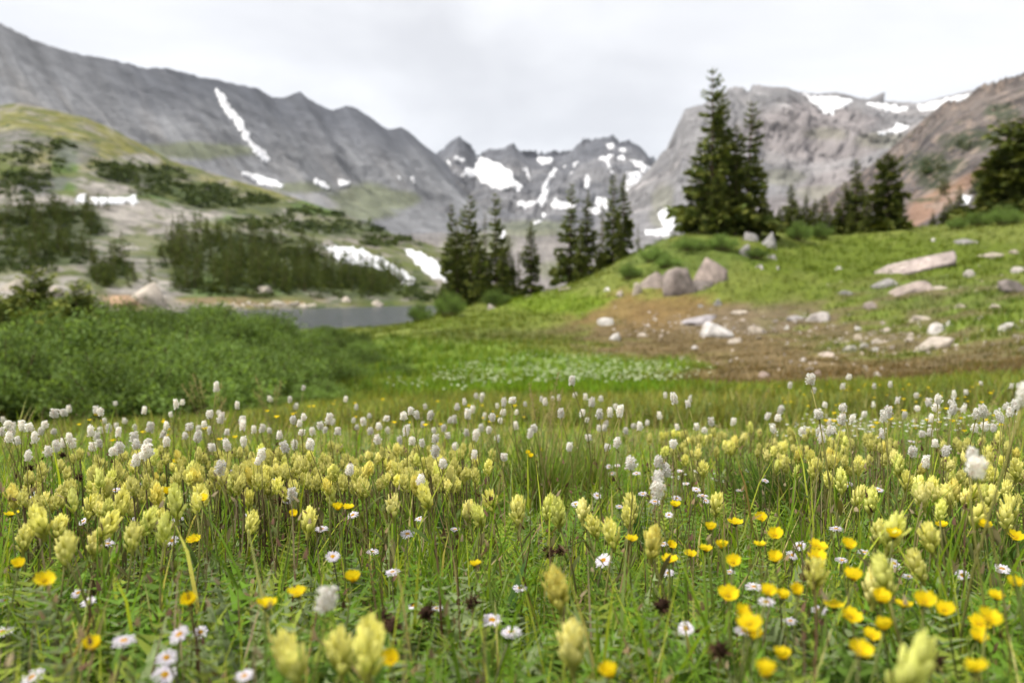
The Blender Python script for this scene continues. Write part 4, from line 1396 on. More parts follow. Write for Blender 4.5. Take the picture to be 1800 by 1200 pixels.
# stones of the far shore
its = []
for k in range(24):
    px = 355 + 205 * (k + rg.uniform(0, 0.8)) / 24
    py = 537.5 + rg.normal(0, 1.6) + (px < 420) * 1.5
    o_ = rock(px, py, rg.uniform(9, 22), rg.uniform(5, 10), (0.45, 0.40, 0.33), '', 'shore_stone', group='pale stones along the far shore', on='hill')
    if o_:
        its.append((px, py, o_))
name_rows(its, lambda i: 0, lambda z, o_: f'pale stone on the far lake shore, {o_}')
g = 'pale outcrops beyond the willows'
for a, lb in [((20, 512, 70, 40), 'pale outcrop behind the willows at the left edge'), ((255, 528, 85, 46), 'rounded pale outcrop behind the willows left of the lake'), ((160, 540, 40, 18), 'low pale outcrop behind the young firs'),
              ((465, 513, 56, 14), 'flat pale rock in the grass above the shore'), ((205, 532, 60, 22), 'orange-tinted outcrop left of the rounded pale one'), ((90, 520, 40, 26), 'pale outcrop between the young firs'), ((662, 536, 22, 12), 'pale stone on the shore below the snow drift'), ((608, 530, 18, 14), 'pale stone on the shore under the far trees')]:
    rock(*a, (0.44, 0.385, 0.32) if 'orange' not in lb else (0.40, 0.27, 0.17), lb, 'outcrop', group=g, on='hill')

# ------------------------------------------------------------------ willow shrubs
def willow(seed, nst=46, per=170):
    rg_ = np.random.default_rng(seed)
    st, lf = MB(), MB()
    for k in range(nst):
        az = rg_.uniform(0, 6.283)
        rr = math.sqrt(rg_.random())
        el = rg_.uniform(0.75, 1.1)
        tip = np.array([math.cos(az) * rr * 0.95, math.sin(az) * rr * 0.95, (1 - 0.55 * rr ** 2.2) * el * rg_.uniform(0.75, 1.08)])
        root = np.array([math.cos(az) * rr * 0.35, math.sin(az) * rr * 0.35, -0.05])
        midp = root * 0.4 + tip * 0.6 + np.array([0, 0, 0.08])
        tube(st, [root, midp, tip], [0.012, 0.009, 0.004], (0.12, 0.085, 0.05), 4, False)
        s = rg_.uniform(0.35, 1.06, per)
        P = np.where((s < 0.6)[:, None], root + (midp - root) * (s / 0.6)[:, None], midp + (tip - midp) * ((s - 0.6) / 0.4)[:, None])
        P = P + rg_.normal(0, 1, (per, 3)) * np.array([0.11, 0.11, 0.07])
        D = rg_.normal(0, 0.7, (per, 3)) + np.array([0, 0, 0.6]) + (tip - root) * 0.3
        D /= np.linalg.norm(D, axis=1)[:, None]
        W = np.cross(D, rg_.normal(0, 1, (per, 3)))
        W /= np.linalg.norm(W, axis=1)[:, None]
        ln = rg_.uniform(0.045, 0.085, per)
        ww = ln * rg_.uniform(0.17, 0.26, per)
        mid = P + D * (ln * 0.5)[:, None]
        V = np.stack([P, mid + W * ww[:, None], P + D * ln[:, None], mid - W * ww[:, None]], 1)
        T = np.array([(0, 1, 2), (0, 2, 3)])[None] + (np.arange(per) * 4)[:, None, None]
        tone = rg_.uniform(0.6, 1.5)
        hue = rg_.random((per, 1))
        c = (np.array([0.105, 0.165, 0.044]) * (1 - hue) + np.array([0.18, 0.25, 0.074]) * hue) * tone
        lf.add(V.reshape(-1, 3), T.reshape(-1, 3), np.repeat(c, 4, 0))
    return st.mesh('willow_stems', M_stem), lf.mesh('willow_foliage', M_willow)


WIL = [willow(60 + k) for k in range(5)]
TOPX = [-300, 0, 60, 130, 200, 260, 330, 400, 460, 520, 600, 660, 720, 800]
TOPY = [545, 548, 535, 530, 546, 552, 530, 542, 560, 570, 574, 576, 582, 605]
wi = []
rg = np.random.default_rng(77)
for row, (Y0, pstep, hi) in enumerate([(9.6, 120, 1.0), (11.5, 110, 1.15), (14, 95, 1.3), (17.5, 85, 1.5), (22, 70, 1.5), (28, 60, 1.6), (36, 50, 1.7)]):
    lim = [430, 520, 600, 640, 640, 660, 690][row]
    px = -260 + (row % 2) * pstep / 2
    while px < lim + 150:
        Y = Y0 * rg.uniform(0.94, 1.08)
        pp = px + rg.uniform(-25, 25)
        x = (pp - 900) / F * Y
        gz = Gf(x, Y)
        top = np.interp(pp, TOPX, TOPY) + rg.uniform(-6, 10)
        h = min(at(pp, top, Y)[2] - gz, hi * rg.uniform(0.55, 1.2) if row < 4 else 2.6) * min(1.0, max(0.3, (lim + 170 - pp) / 330))
        if h > 0.25:
            r_ = h * rg.uniform(0.85, 1.1) if row > 1 else h * rg.uniform(1.0, 1.25)
            r_ = max(r_, pstep / F * Y * 0.55)
            e = obj('willow_shrub', None, loc=(x, Y, gz), rot=(0, 0, rg.uniform(0, 6.28)), scale=(r_, r_, h))
            a_, b_ = WIL[int(rg.integers(5))]
            obj('stems', a_, e)
            obj('foliage', b_, e)
            e['category'] = 'shrub'
            e['group'] = 'willow thicket left of the lake'
            wi.append((pp, row, e))
        px += pstep
ROWN = ['front row by the meadow', 'second row behind the meadow', 'third row of the thicket', 'fourth row of the thicket', 'fifth row of the thicket', 'sixth row of the thicket', 'hindmost row before the lake']
name_rows(wi, lambda i: i[1], lambda z, o_: f'grey-green willow shrub in the {ROWN[z]}, {o_}')
k = 0
for px, py, wpx, h_, lb in [(1718, 398, 60, 0.8, 'dark green shrub under the right edge spruces'), (1765, 396, 70, 1.0, 'broad green shrub before the right edge spruces'), (1682, 404, 40, 0.7, 'low green shrub left of the right edge spruces'),
                            (1405, 424, 50, 1.0, 'green shrub behind the crest right of the mound'), (1445, 420, 46, 0.9, 'low green shrub behind the crest under the little spruces'), (870, 541, 60, 0.9, 'rounded green shrub on the bank under the tallest lakeside spruce'),
                            (790, 556, 60, 1.1, 'green shrub on the bank at the lake edge'), (1150, 462, 60, 0.7, 'low green shrub on the left shoulder of the mound'), (1270, 440, 60, 0.7, 'low green shrub on the mound under the spruces'), (740, 566, 50, 0.9, 'green shrub at the right end of the water'), (1105, 490, 50, 0.6, 'low green shrub at the left foot of the mound'), (1215, 440, 70, 0.6, 'low spreading shrub on the mound brow'), (1330, 455, 46, 0.5, 'low green shrub among the stones right of the mound'), (1175, 470, 50, 0.5, 'small green shrub just above the mound boulders')]:
    P = hit(px, py, 0, ymin=20, ymax=75)
    r_ = wpx / F * P[1] / 2
    e = obj('shrub', None, loc=P, rot=(0, 0, k * 1.3), scale=(r_, r_, h_))
    a_, b_ = WIL[k % 5]
    obj('stems', a_, e)
    obj('foliage', b_, e)
    tag(e, lb, 'shrub', 'shrubs on the near hill')
    k += 1

# ------------------------------------------------------------------ turf on the slopes beyond the meadow
nT = 56000
q = RNG.uniform(-0.92, 0.92, nT)
Y = np.exp(RNG.uniform(math.log(5.0), math.log(58), nT))
P = v3(q * Y, Y, 0 * Y)
P[:, 2] = G(P[:, 0], P[:, 1]) - 0.01
px, py = proj(P)
keep = ~((px < np.interp(py, [560, 620, 740], [600, 600, 420])) & (py > 560)) | (RNG.random(nT) < 0.35)
P, px, py = P[keep], px[keep], py[keep]
cc = cover(P + np.array([0, 0, 0.02]))
brownish = np.clip((cc[:, 0] / (cc[:, 1] + 1e-4) - 0.75) * 2.2, 0, 1)
V_, T_, C_ = [], [], []
nv = 0
for b in range(4):
    n = len(P)
    Pb = P + np.stack([RNG.normal(0, 0.05, n) * (1 + P[:, 1] * 0.02), RNG.normal(0, 0.05, n) * (1 + P[:, 1] * 0.02), np.zeros(n)], 1)
    h = RNG.uniform(0.08, 0.22, n) * (1 - 0.5 * brownish) * (1 + P[:, 1] * 0.003)
    tone = RNG.uniform(0.65, 1.35, (n, 1))
    hue = RNG.normal(0, 0.12, (n, 1))
    c = cc * tone * np.concatenate([1 + hue, np.ones((n, 1)), 1 - hue], 1)
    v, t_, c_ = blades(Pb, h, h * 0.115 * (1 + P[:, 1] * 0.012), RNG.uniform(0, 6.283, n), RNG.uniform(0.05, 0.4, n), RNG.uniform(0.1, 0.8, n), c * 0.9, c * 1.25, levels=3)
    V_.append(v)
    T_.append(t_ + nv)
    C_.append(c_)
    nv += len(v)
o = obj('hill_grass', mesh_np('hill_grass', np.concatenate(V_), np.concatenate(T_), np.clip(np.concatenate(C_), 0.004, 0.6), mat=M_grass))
o['kind'] = 'stuff'
o['label'] = 'short turf and heath grass on the hollow and the hill slope'
o['category'] = 'grass'

# gravel and small broken stone on the bare brown patch
mbg = MB()
rg = np.random.default_rng(91)
for cx, cy, rx, ry, n in [(1260, 578, 150, 24, 160), (1400, 570, 180, 26, 90), (1520, 605, 120, 24, 90), (1650, 600, 170, 40, 60), (1150, 570, 120, 26, 90), (1650, 500, 170, 30, 60), (1400, 640, 250, 24, 60)]:
    for _ in range(n):
        P = hit(cx + rg.normal(0, rx * 0.5), cy + rg.normal(0, ry * 0.5), 0.0, ymin=6, ymax=46)
        s_ = rg.uniform(0.02, 0.07) * (1 + (rg.random() < 0.1))
        O = np.array([(1, 0, 0), (0, 1, 0), (-1, 0, 0), (0, -1, 0), (0, 0, 1), (0.7, 0.7, 0.5)]) * rg.uniform(0.5, 1.2, (6, 3)) * np.array([1, 1, 0.6]) * s_
        mbg.add(O @ rotm(rg.normal(0, 0.3), rg.normal(0, 0.3)).T + P, [(0, 5, 4), (5, 1, 4), (1, 2, 4), (2, 3, 4), (3, 0, 4), (0, 1, 5)], np.array([(0.38, 0.32, 0.26), (0.30, 0.26, 0.23), (0.46, 0.41, 0.36)][int(rg.integers(3))]) * rg.uniform(0.8, 1.2))
o = obj('gravel', mbg.mesh('gravel', M_rock))
o['kind'] = 'stuff'
o['label'] = 'scattered gravel and broken stone on the brown slope'
o['category'] = 'gravel'
rg = np.random.default_rng(92)

# specks of tiny blossoms in the wet hollow, on the meadow's right and far edge
mbw, mby = MB(), MB()


def specks(mb, zones, col, size, lift):
    for cx, cy, rx, ry, n in zones:
        for _ in range(n):
            a, r_ = rg.uniform(0, 6.283), math.sqrt(rg.random())
            Pp = hit(cx + rx * r_ * math.cos(a), cy + ry * r_ * math.sin(a), lift, ymin=2.2, ymax=60)
            s_ = rg.uniform(*size)
            az = rg.uniform(0, 6.283)
            C = np.array(Pp) + np.array([0, 0, rg.uniform(0, 0.04)])
            V = [C + np.array([0, 0, -s_ * 0.2])]
            for j in range(5):
                a1 = az + j * 1.2566
                V.append(C + s_ * np.array([math.cos(a1), math.sin(a1), 0.3 + 0.2 * rg.random()]))
                V.append(C + s_ * np.array([0.75 * math.cos(a1 + 0.6283), 0.75 * math.sin(a1 + 0.6283), 0.45]))
            T = [(0, 1 + j, 1 + (j + 1) % 10) for j in range(10)]
            mb.add(V, T, np.array(col) * rg.uniform(0.85, 1.1))
            base = Pp - np.array([0, 0, lift + 0.05])
            mb.add([base, base + np.array([0.003, 0, 0]), C], [(0, 1, 2)], (0.1, 0.17, 0.03))


specks(mbw, [(990, 645, 190, 18, 300), (1100, 655, 130, 18, 200), (900, 660, 140, 14, 130), (1000, 625, 120, 8, 60), (790, 672, 120, 14, 40), (1010, 648, 260, 24, 120)], (0.62, 0.66, 0.5), (0.011, 0.024), 0.2)
o = obj('marsh_flowers', mbw.mesh('marsh_flowers', M_petal))
o['kind'] = 'stuff'
o['label'] = 'carpet of tiny white blossoms in the wet green hollow'
o['category'] = 'flowers'
mbw = MB()
specks(mbw, [(1540, 752, 150, 14, 90), (1450, 765, 90, 14, 40), (1680, 745, 110, 20, 50), (1250, 850, 110, 26, 24)], (0.70, 0.69, 0.70), (0.003, 0.007), 0.16)
o = obj('small_daisies', mbw.mesh('small_daisies', M_petal))
o['kind'] = 'stuff'
o['label'] = 'carpet of tiny white daisies on the right of the meadow'
o['category'] = 'flowers'
specks(mby, [(1540, 700, 240, 22, 46), (1600, 745, 200, 18, 30), (700, 740, 260, 30, 30), (300, 760, 240, 20, 16), (1230, 530, 80, 6, 24), (800, 575, 60, 10, 20), (300, 625, 110, 12, 8)], (0.74, 0.55, 0.02), (0.004, 0.010), 0.2)
o = obj('far_yellow_flowers', mby.mesh('far_yellow_flowers', M_petal))
o['kind'] = 'stuff'
o['label'] = 'scattered tiny yellow blossoms far back in the meadow'
o['category'] = 'flowers'

# ------------------------------------------------------------------ meadow grass and low leaves close to the camera
PAL = np.array([(0.14, 0.24, 0.022), (0.22, 0.32, 0.028), (0.37, 0.42, 0.045), (0.20, 0.26, 0.08), (0.54, 0.45, 0.19), (0.27, 0.19, 0.10)])


def meadow_cols(P, n):
    px, py = proj(P)
    drym = sstep(960, 720, py) * 0.38 + 0.05
    w_ = np.stack([0.30 + 0 * px, 0.28 + 0 * px, 0.16 + 0 * px, 0.14 + 0 * px, drym, drym * 0.5], 1)
    w_ = np.cumsum(w_ / w_.sum(1)[:, None], 1)
    k_ = (RNG.random(n)[:, None] > w_).sum(1).clip(0, 5)
    return PAL[k_] * RNG.uniform(0.75, 1.25, (n, 1))


def field(n, y0, y1, pw=1.0):
    Y = np.exp(RNG.uniform(math.log(y0), math.log(y1), n))
    x = RNG.uniform(-0.9, 0.9, n) * (Y + 0.25)
    P = v3(x, Y, 0 * x)
    P[:, 2] = G(x, Y) - 0.008
    return P


P = field(70000, 0.40, 7.5)
P = P[RNG.random(len(P)) > 0.4 * sstep(1.3, 0.8, P[:, 1]) * (P[:, 0] < 0.15)]
n = len(P)
tuft = fbm(v3(P[:, 0] * 5, P[:, 1] * 5, 0 * P[:, 0] + 4), 3)
h = RNG.gamma(3.6, 0.022, n) * (1 + 1.2 * tuft)
h = np.clip(h, 0.03, 0.28) * (1 - 0.3 * sstep(0.75, 0.45, P[:, 1]))
c = meadow_cols(P, n)
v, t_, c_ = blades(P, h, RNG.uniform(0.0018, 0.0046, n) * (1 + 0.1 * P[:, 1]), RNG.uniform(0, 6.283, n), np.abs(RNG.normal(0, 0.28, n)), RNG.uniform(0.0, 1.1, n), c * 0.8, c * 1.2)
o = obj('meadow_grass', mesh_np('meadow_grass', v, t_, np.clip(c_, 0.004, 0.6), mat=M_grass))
o['kind'] = 'stuff'
o['label'] = 'dense mixed meadow grass filling the foreground'
o['category'] = 'grass'

# feathery fronds and small leaves that hide the soil
P = field(17000, 0.40, 4.5)
mbf_V, mbf_T, mbf_C = [], [], []
n = len(P)
nl = 11
az = RNG.uniform(0, 6.283, n)
ln = RNG.uniform(0.05, 0.14, n) * (1 + 0.3 * sstep(1.2, 0.7, P[:, 1]))
lean = RNG.uniform(0.25, 1.0, n)
fcol = np.array([(0.14, 0.24, 0.04), (0.21, 0.26, 0.12), (0.13, 0.24, 0.025), (0.25, 0.31, 0.05)])[RNG.integers(0, 4, n)] * RNG.uniform(0.75, 1.25, (n, 1))
s = np.linspace(0.2, 1, nl)
r_ = ln[:, None] * s * np.sin(lean)[:, None]
zz = ln[:, None] * s * np.cos(lean)[:, None] - 0.25 * ln[:, None] * s ** 2 * lean[:, None]
C = v3(P[:, 0:1] + r_ * np.cos(az)[:, None], P[:, 1:2] + r_ * np.sin(az)[:, None], P[:, 2:3] + zz)
for sd in (-1, 1):
    wl = ln[:, None] * 0.22 * np.sin(s * math.pi * 0.82 + 0.35)[None] * RNG.uniform(0.7, 1.2, (n, nl))
    a2 = az[:, None] + sd * 1.1
    tip = C + v3(np.cos(a2) * wl, np.sin(a2) * wl, wl * RNG.uniform(-0.1, 0.6, (n, nl)))
    al = v3(np.cos(az)[:, None] + 0 * wl, np.sin(az)[:, None] + 0 * wl, 0.4 + 0 * wl) * (wl * 0.16)[..., None]
    V = np.stack([C - al, tip, C + al], 2).reshape(-1, 3)
    mbf_V.append(V)
    mbf_C.append(np.repeat(np.repeat(fcol, nl, 0) * RNG.uniform(0.85, 1.15, (n * nl, 1)), 3, 0))
V = np.concatenate(mbf_V)
o = obj('ground_leaves', mesh_np('ground_leaves', V, np.arange(len(V)).reshape(-1, 3), np.concatenate(mbf_C), mat=M_leaf))
o['kind'] = 'stuff'
o['label'] = 'feathery low leaves between the grass blades'
o['category'] = 'foliage'

# dry stalks
P = field(2600, 0.45, 5.0)
P = P[RNG.random(len(P)) > 0.6 * sstep(1.2, 0.8, P[:, 1])]
n = len(P)
h = RNG.uniform(0.08, 0.24, n)
c = np.array([(0.24, 0.17, 0.09), (0.15, 0.085, 0.055), (0.30, 0.24, 0.14)])[RNG.integers(0, 3, n)] * RNG.uniform(0.7, 1.2, (n, 1))
v, t_, c_ = blades(P, h, RNG.uniform(0.0018, 0.0032, n), RNG.uniform(0, 6.283, n), np.abs(RNG.normal(0, 0.25, n)), RNG.normal(0, 0.3, n), c, c)
v2, t2, c2_ = [v], [t_], [c_]
nv = len(v)
tops = P + v3(RNG.normal(0, 0.012, n), RNG.normal(0, 0.012, n), h * 0.9)
for k in range(4):
    m_ = RNG.random(n) < 0.6
    Pt = tops[m_] + RNG.normal(0, 0.006, (m_.sum(), 3)) - np.array([0, 0, 0.009]) * k
    v, t_, c_ = blades(Pt, RNG.uniform(0.006, 0.014, len(Pt)), RNG.uniform(0.003, 0.006, len(Pt)), RNG.uniform(0, 6.283, len(Pt)), RNG.uniform(0.2, 1.0, len(Pt)), RNG.uniform(0, 0.5, len(Pt)), c[m_] * 0.8, c[m_], levels=3)
    v2.append(v)
    t2.append(t_ + nv)
    c2_.append(c_)
    nv += len(v)
o = obj('dry_stalks', mesh_np('dry_stalks', np.concatenate(v2), np.concatenate(t2), np.concatenate(c2_), mat=M_seed))
o['kind'] = 'stuff'
o['label'] = 'thin brown withered stalks scattered through the meadow'
o['category'] = 'stalks'

# ------------------------------------------------------------------ flower pieces
STEMS = {}


def stem_me(kind, i):
    k_ = (kind, i)
    if k_ not in STEMS:
        rad, col0, col1 = {'brush': (0.0080, (0.13, 0.085, 0.055), (0.20, 0.20, 0.06)), 'bistort': (0.0040, (0.15, 0.17, 0.04), (0.22, 0.20, 0.06)), 'butter': (0.0062, (0.12, 0.16, 0.04), (0.16, 0.18, 0.05)), 'daisy': (0.0072, (0.11, 0.12, 0.05), (0.14, 0.14, 0.07))}[kind]
        mb = MB()
        s_ = np.linspace(0, 1, 7)
        l_ = (0.0, 0.10, -0.08, 0.2)[i]
        bow = (0.05, -0.05, 0.07, 0.03)[i]
        pts = v3(l_ * s_ ** 1.5 + bow * np.sin(s_ * math.pi), 0.04 * np.sin(s_ * 5 + i), s_)
        pts[:, 1] -= pts[-1, 1] * s_
        c = np.array(col0)[None] * (1 - s_[:, None]) + np.array(col1)[None] * s_[:, None]
        tube(mb, pts, rad * (1.15 - 0.35 * s_), c, 5)
        STEMS[k_] = (mb.mesh(kind + '_stem', M_stem), l_)
    return STEMS[k_]


def leaf_me(L_, W_, col, name='leaf', curl=0.5, fold=0.25):
    mb = MB()
    n_ = 6
    s_ = np.linspace(0, 1, n_)
    w_ = W_ * np.sin(np.clip(s_ * 0.93 + 0.07, 0, 1) * math.pi) ** 0.8
    ang = 0.5 + curl * s_
    x = np.concatenate([[0], np.cumsum(np.sin(ang[:-1]) * L_ / (n_ - 1))])
    z = np.concatenate([[0], np.cumsum(np.cos(ang[:-1]) * L_ / (n_ - 1))])
    V = np.concatenate([v3(x, -w_ / 2, z + fold * w_), v3(x, 0 * x, z), v3(x, w_ / 2, z + fold * w_)])
    T = []
    for a in range(2):
        for i in range(n_ - 1):
            p0 = a * n_ + i
            T += [(p0, p0 + 1, p0 + n_ + 1), (p0, p0 + n_ + 1, p0 + n_)]
    c = np.array(col) * (0.85 + 0.3 * np.tile(s_, 3))[:, None]
    mb.add(V, T, c)
    return mb.mesh(name, M_leaf, True)


LEAF = [leaf_me(0.05, 0.009, (0.095, 0.14, 0.035)), leaf_me(0.06, 0.008, (0.12, 0.14, 0.045), curl=0.9), leaf_me(0.045, 0.010, (0.13, 0.115, 0.05), curl=0.3), leaf_me(0.10, 0.007, (0.09, 0.15, 0.03), curl=0.7)]


def bract_V(L_, W_, lobed, green):
    """one cupped bract, upright along z, outer side +x; blunt three-lobed tip"""
    rows = [(0.0, 0.25), (0.3, 0.75), (0.6, 1.0), (0.85, 0.85), (1.0, 0.35)]
    V, C = [], []
    for s_, w_ in rows:
        xo = L_ * (0.10 * math.sin(s_ * 2.6) + 0.05 * s_)
        for k_, yy in enumerate((-1, -0.5, 0, 0.5, 1)):
            cup = -0.32 * W_ * yy * yy * (1 - 0.3 * s_)
            zt_ = s_ * L_
            if s_ == 1.0:
                zt_ += L_ * (0.10 * (1 - abs(yy)) - (lobed * 0.10 if abs(yy) == 0.5 else 0))
            V.append((xo + cup, yy * W_ * w_ * 0.5, zt_))
            g_ = np.clip((s_ - green) / 0.6, 0, 1)
            C.append(np.array((0.44, 0.46, 0.075)) * (1 - g_) + np.array((0.92, 0.87, 0.31)) * g_)
    T = []
    for i in range(4):
        for j in range(4):
            p0 = i * 5 + j
            T += [(p0, p0 + 1, p0 + 6), (p0, p0 + 6, p0 + 5)]
    return np.array(V), np.array(T), np.array(C)


BR = [bract_V(0.019, 0.0095, 1, 0.0), bract_V(0.021, 0.0085, 0, -0.25), bract_V(0.018, 0.0105, 1, 0.25)]
TINT = [(1, 1, 1), (0.93, 0.98, 0.85), (1.0, 0.98, 1.12), (0.98, 0.91, 0.75), (1.0, 1.0, 0.88), (0.86, 0.915, 0.8)]
BR_ME = []
for tint in TINT:
    set_ = []
    for bi, (V, T, C) in enumerate(BR):
        mb_ = MB()
        C2 = C * np.array(tint)
        if tint[1] < 0.92:                                         # older blooms: tips tinged brown or green
            tip_ = np.array([0.55, 0.42, 0.14]) if tint[1] < 0.88 else np.array([0.50, 0.55, 0.12])
            wt = (np.repeat([0, 0, 0, 0.12, 0.4], 5))[:, None]
            C2 = C2 * (1 - wt) + tip_ * wt
        mb_.add(V, T, C2)
        set_.append((mb_.mesh('bract', M_petal, True), C2))
    BR_ME.append(set_)


def head_layout(seed):
    rg_ = np.random.default_rng(seed)
    H_ = rg_.uniform(0.038, 0.054)
    fat = rg_.uniform(0.75, 1.05)
    n_ = int(rg_.integers(20, 28))
    out = []
    for i in range(n_):
        f = i / (n_ - 1)
        az_ = i * 2.39996 + rg_.normal(0, 0.2)
        z = -0.006 + (H_ - 0.013) * f ** 0.95
        rad = 0.0062 * fat * math.sin(math.pi * (0.25 + 0.68 * f)) ** 0.8
        tilt = (0.40 - 0.36 * f) + rg_.normal(0, 0.09)
        sc_ = (0.85 + 0.35 * math.sin(math.pi * min(1, f * 1.1))) * rg_.uniform(0.9, 1.1) * (1 - 0.25 * f)
        out.append((2 if f < 0.3 else (1 if f > 0.7 else 0), az_, z, rad, tilt, sc_))
    return out


def rotz(a):
    c, s = math.cos(a), math.sin(a)
    return np.array([[c, -s, 0], [s, c, 0], [0, 0, 1]])


def roty(a):
    c, s = math.cos(a), math.sin(a)
    return np.array([[c, 0, s], [0, 1, 0], [-s, 0, c]])


LAY = [head_layout(200 + k) for k in range(6)]
HEADS, CORES = [], []
for li, lay in enumerate(LAY):
    mb_ = MB()
    for k_, az_, z, rad, tilt, sc_ in lay:
        V, T, C = BR[k_]
        C = BR_ME[li][k_][1]
        mb_.add((V * sc_) @ (rotz(az_) @ roty(tilt)).T + np.array([math.cos(az_) * rad, math.sin(az_) * rad, z]), T, C)
    HEADS.append(mb_.mesh('paintbrush_head', M_petal, True))
    mb_ = MB()
    zc = np.linspace(-0.012, max(l[2] for l in lay) + 0.006, 6)
    tube(mb_, v3(0 * zc, 0 * zc, zc), 0.0045 * np.sin(np.linspace(0.5, 2.9, 6)), (0.36, 0.36, 0.08), 6)
    CORES.append(mb_.mesh('flower_head', M_petal, True))


def plant_base(P, kind, i, az_):
    sm, l_ = stem_me(kind, i)
    b = np.array(P, float)
    h = b[2] - Gf(b[0], b[1])
    b[0] -= math.cos(az_) * l_ * h
    b[1] -= math.sin(az_) * l_ * h
    gz = Gf(b[0], b[1]) - 0.006
    return sm, l_, (b[0], b[1], gz), P[2] - gz


def paintbrush(px, py, hp=None, size=1.0, detail=False, dist=None):
    hp = hp or random.uniform(0.15, 0.22)
    P = np.array(at(px, py, dist)) if dist else hit(px, py, hp, ymax=5)
    az_ = random.uniform(0, 6.283)
    i = random.randrange(3)
    sm, l_, base, h = plant_base(P - np.array([0, 0, 0.02 * size]), 'brush', i, az_)
    e = obj('paintbrush_flower', None, loc=base, rot=(0, 0, az_))
    obj('stem', sm, e, scale=h)
    k_ = random.choice((0, 0, 0, 1, 1, 2, 2, 3, 4, 4, 4, 5))
    hl = (l_ * h, 0, h)
    tl = (random.gauss(0, 0.17), random.gauss(0, 0.17) + l_ * 0.6, random.uniform(0, 6.28))
    if detail:
        hd = obj('flower_head', CORES[k_], e, hl, tl, size)
        for m_, a_, z, rad, tilt, sc_ in LAY[k_]:
            obj('bract', BR_ME[k_][m_][0], hd, (math.cos(a_) * rad, math.sin(a_) * rad, z), (0, tilt, a_), sc_)
    else:
        obj('flower_head', HEADS[k_], e, hl, tl, size)
    for j in range(6 if detail else 4):
        f = 0.25 + 0.65 * j / 6
        obj('leaf', LEAF[random.randrange(3)], e, (l_ * h * f ** 1.5 + 0.03 * h, 0, h * f), (random.gauss(0, 0.1), random.uniform(-0.2, 0.35), j * 2.4 + random.random()), random.uniform(0.6, 1.0) * (0.65 + 0.5 * (h / 0.2) * 0.6))
    e['category'] = 'flower'
    e['group'] = 'pale yellow paintbrush flowers'
    q_ = proj(P)
    return (float(q_[0]), float(q_[1]), e)


BRUSH = [(690, 885), (822, 892), (866, 876), (845, 905), (910, 892), (962, 892), (984, 898), (1048, 920), (1078, 932), (1105, 905), (1114, 886), (1025, 892), (1258, 882), (1146, 950), (1552, 788), (1572, 802), (1645, 862), (1624, 872), (1668, 872),
         (1706, 862), (1716, 902), (1770, 906), (1786, 820), (1756, 770), (1748, 832), (1484, 788), (1510, 815), (1474, 768), (1456, 810), (1430, 822), (1402, 800), (1380, 812), (1376, 788), (1320, 752), (1304, 766), (1292, 778), (1284, 786), (1336, 760),
         (1245, 770), (1236, 822), (1580, 818), (1592, 842), (1480, 846), (1542, 930), (1562, 934), (1620, 988), (1536, 1022), (1562, 1012), (1432, 1000), (1582, 1168), (984, 1030), (1006, 1122), (648, 1132), (598, 1140), (520, 1146), (25, 872), (40, 942),
         (74, 910), (100, 922), (112, 962), (156, 886), (166, 946), (180, 916), (212, 880), (232, 940), (252, 914), (282, 908), (310, 882), (350, 862), (436, 872), (438, 916), (541, 912), (404, 852), (470, 850), (520, 858), (580, 832), (636, 852), (790, 858), (752, 868), (806, 850),
         (1165, 862), (1700, 800), (1780, 890), (1640, 940), (1505, 870), (1530, 880), (1740, 870)]
items = []
for px, py in BRUSH:
    items.append(paintbrush(px, py, random.uniform(0.15, 0.19), random.uniform(0.72, 0.95), detail=True))
rg = np.random.default_rng(31)
for cx, cy, rx, ry, n in [(330, 838, 210, 44, 46), (560, 832, 240, 40, 52), (740, 822, 130, 38, 34), (1200, 782, 90, 26, 18), (1450, 800, 110, 42, 34), (1700, 840, 110, 70, 20), (150, 905, 160, 60, 26), (430, 800, 280, 20, 24), (690, 775, 120, 22, 12), (1750, 960, 70, 60, 6)]:
    for _ in range(n):
        a, r_ = rg.uniform(0, 6.283), math.sqrt(rg.random())
        px, py = cx + rx * r_ * math.cos(a), cy + ry * r_ * math.sin(a)
        if len(items) < 298:
            items.append(paintbrush(px, py, rg.uniform(0.13, 0.20), rg.uniform(0.5, 0.8)))


mbp = MB()
for cx, cy, rx, ry, n in [(330, 820, 240, 40, 90), (600, 820, 260, 40, 120), (780, 815, 100, 34, 30), (1450, 790, 130, 34, 50), (1220, 778, 90, 22, 24), (150, 860, 140, 36, 36), (1720, 810, 90, 50, 26)]:
    for _ in range(n):
        a, r_ = rg.uniform(0, 6.283), math.sqrt(rg.random())
        hp_ = rg.uniform(0.13, 0.19)
        P = hit(cx + rx * r_ * math.cos(a), cy + ry * r_ * math.sin(a), hp_, ymin=1.0, ymax=5)
        s_ = rg.uniform(0.5, 0.75)
        R_ = rotz(rg.uniform(0, 6.28)) @ roty(rg.normal(0, 0.12))
        for k_, az_, z, rad, tilt, sc_ in LAY[int(rg.integers(6))]:
            V, T, C = BR[k_]
            V = (V * sc_) @ (rotz(az_) @ roty(tilt)).T + np.array([math.cos(az_) * rad, math.sin(az_) * rad, z])
            mbp.add(V * s_ @ R_.T + P - np.array([0, 0, 0.02 * s_]), T, C * rg.uniform(0.9, 1.05))
        gz = Gf(P[0], P[1])
        tube(mbp, [(P[0], P[1], gz - 0.005), (P[0] + 0.004, P[1], (P[2] + gz) / 2), tuple(P - np.array([0, 0, 0.02 * s_]))], 0.0012, (0.13, 0.10, 0.05), 4)
o = obj('paintbrush_drift', mbp.mesh('paintbrush_drift', M_petal, True))
o['kind'] = 'stuff'
o['label'] = 'small pale yellow paintbrush blooms filling the back of the drifts'
o['category'] = 'flowers'


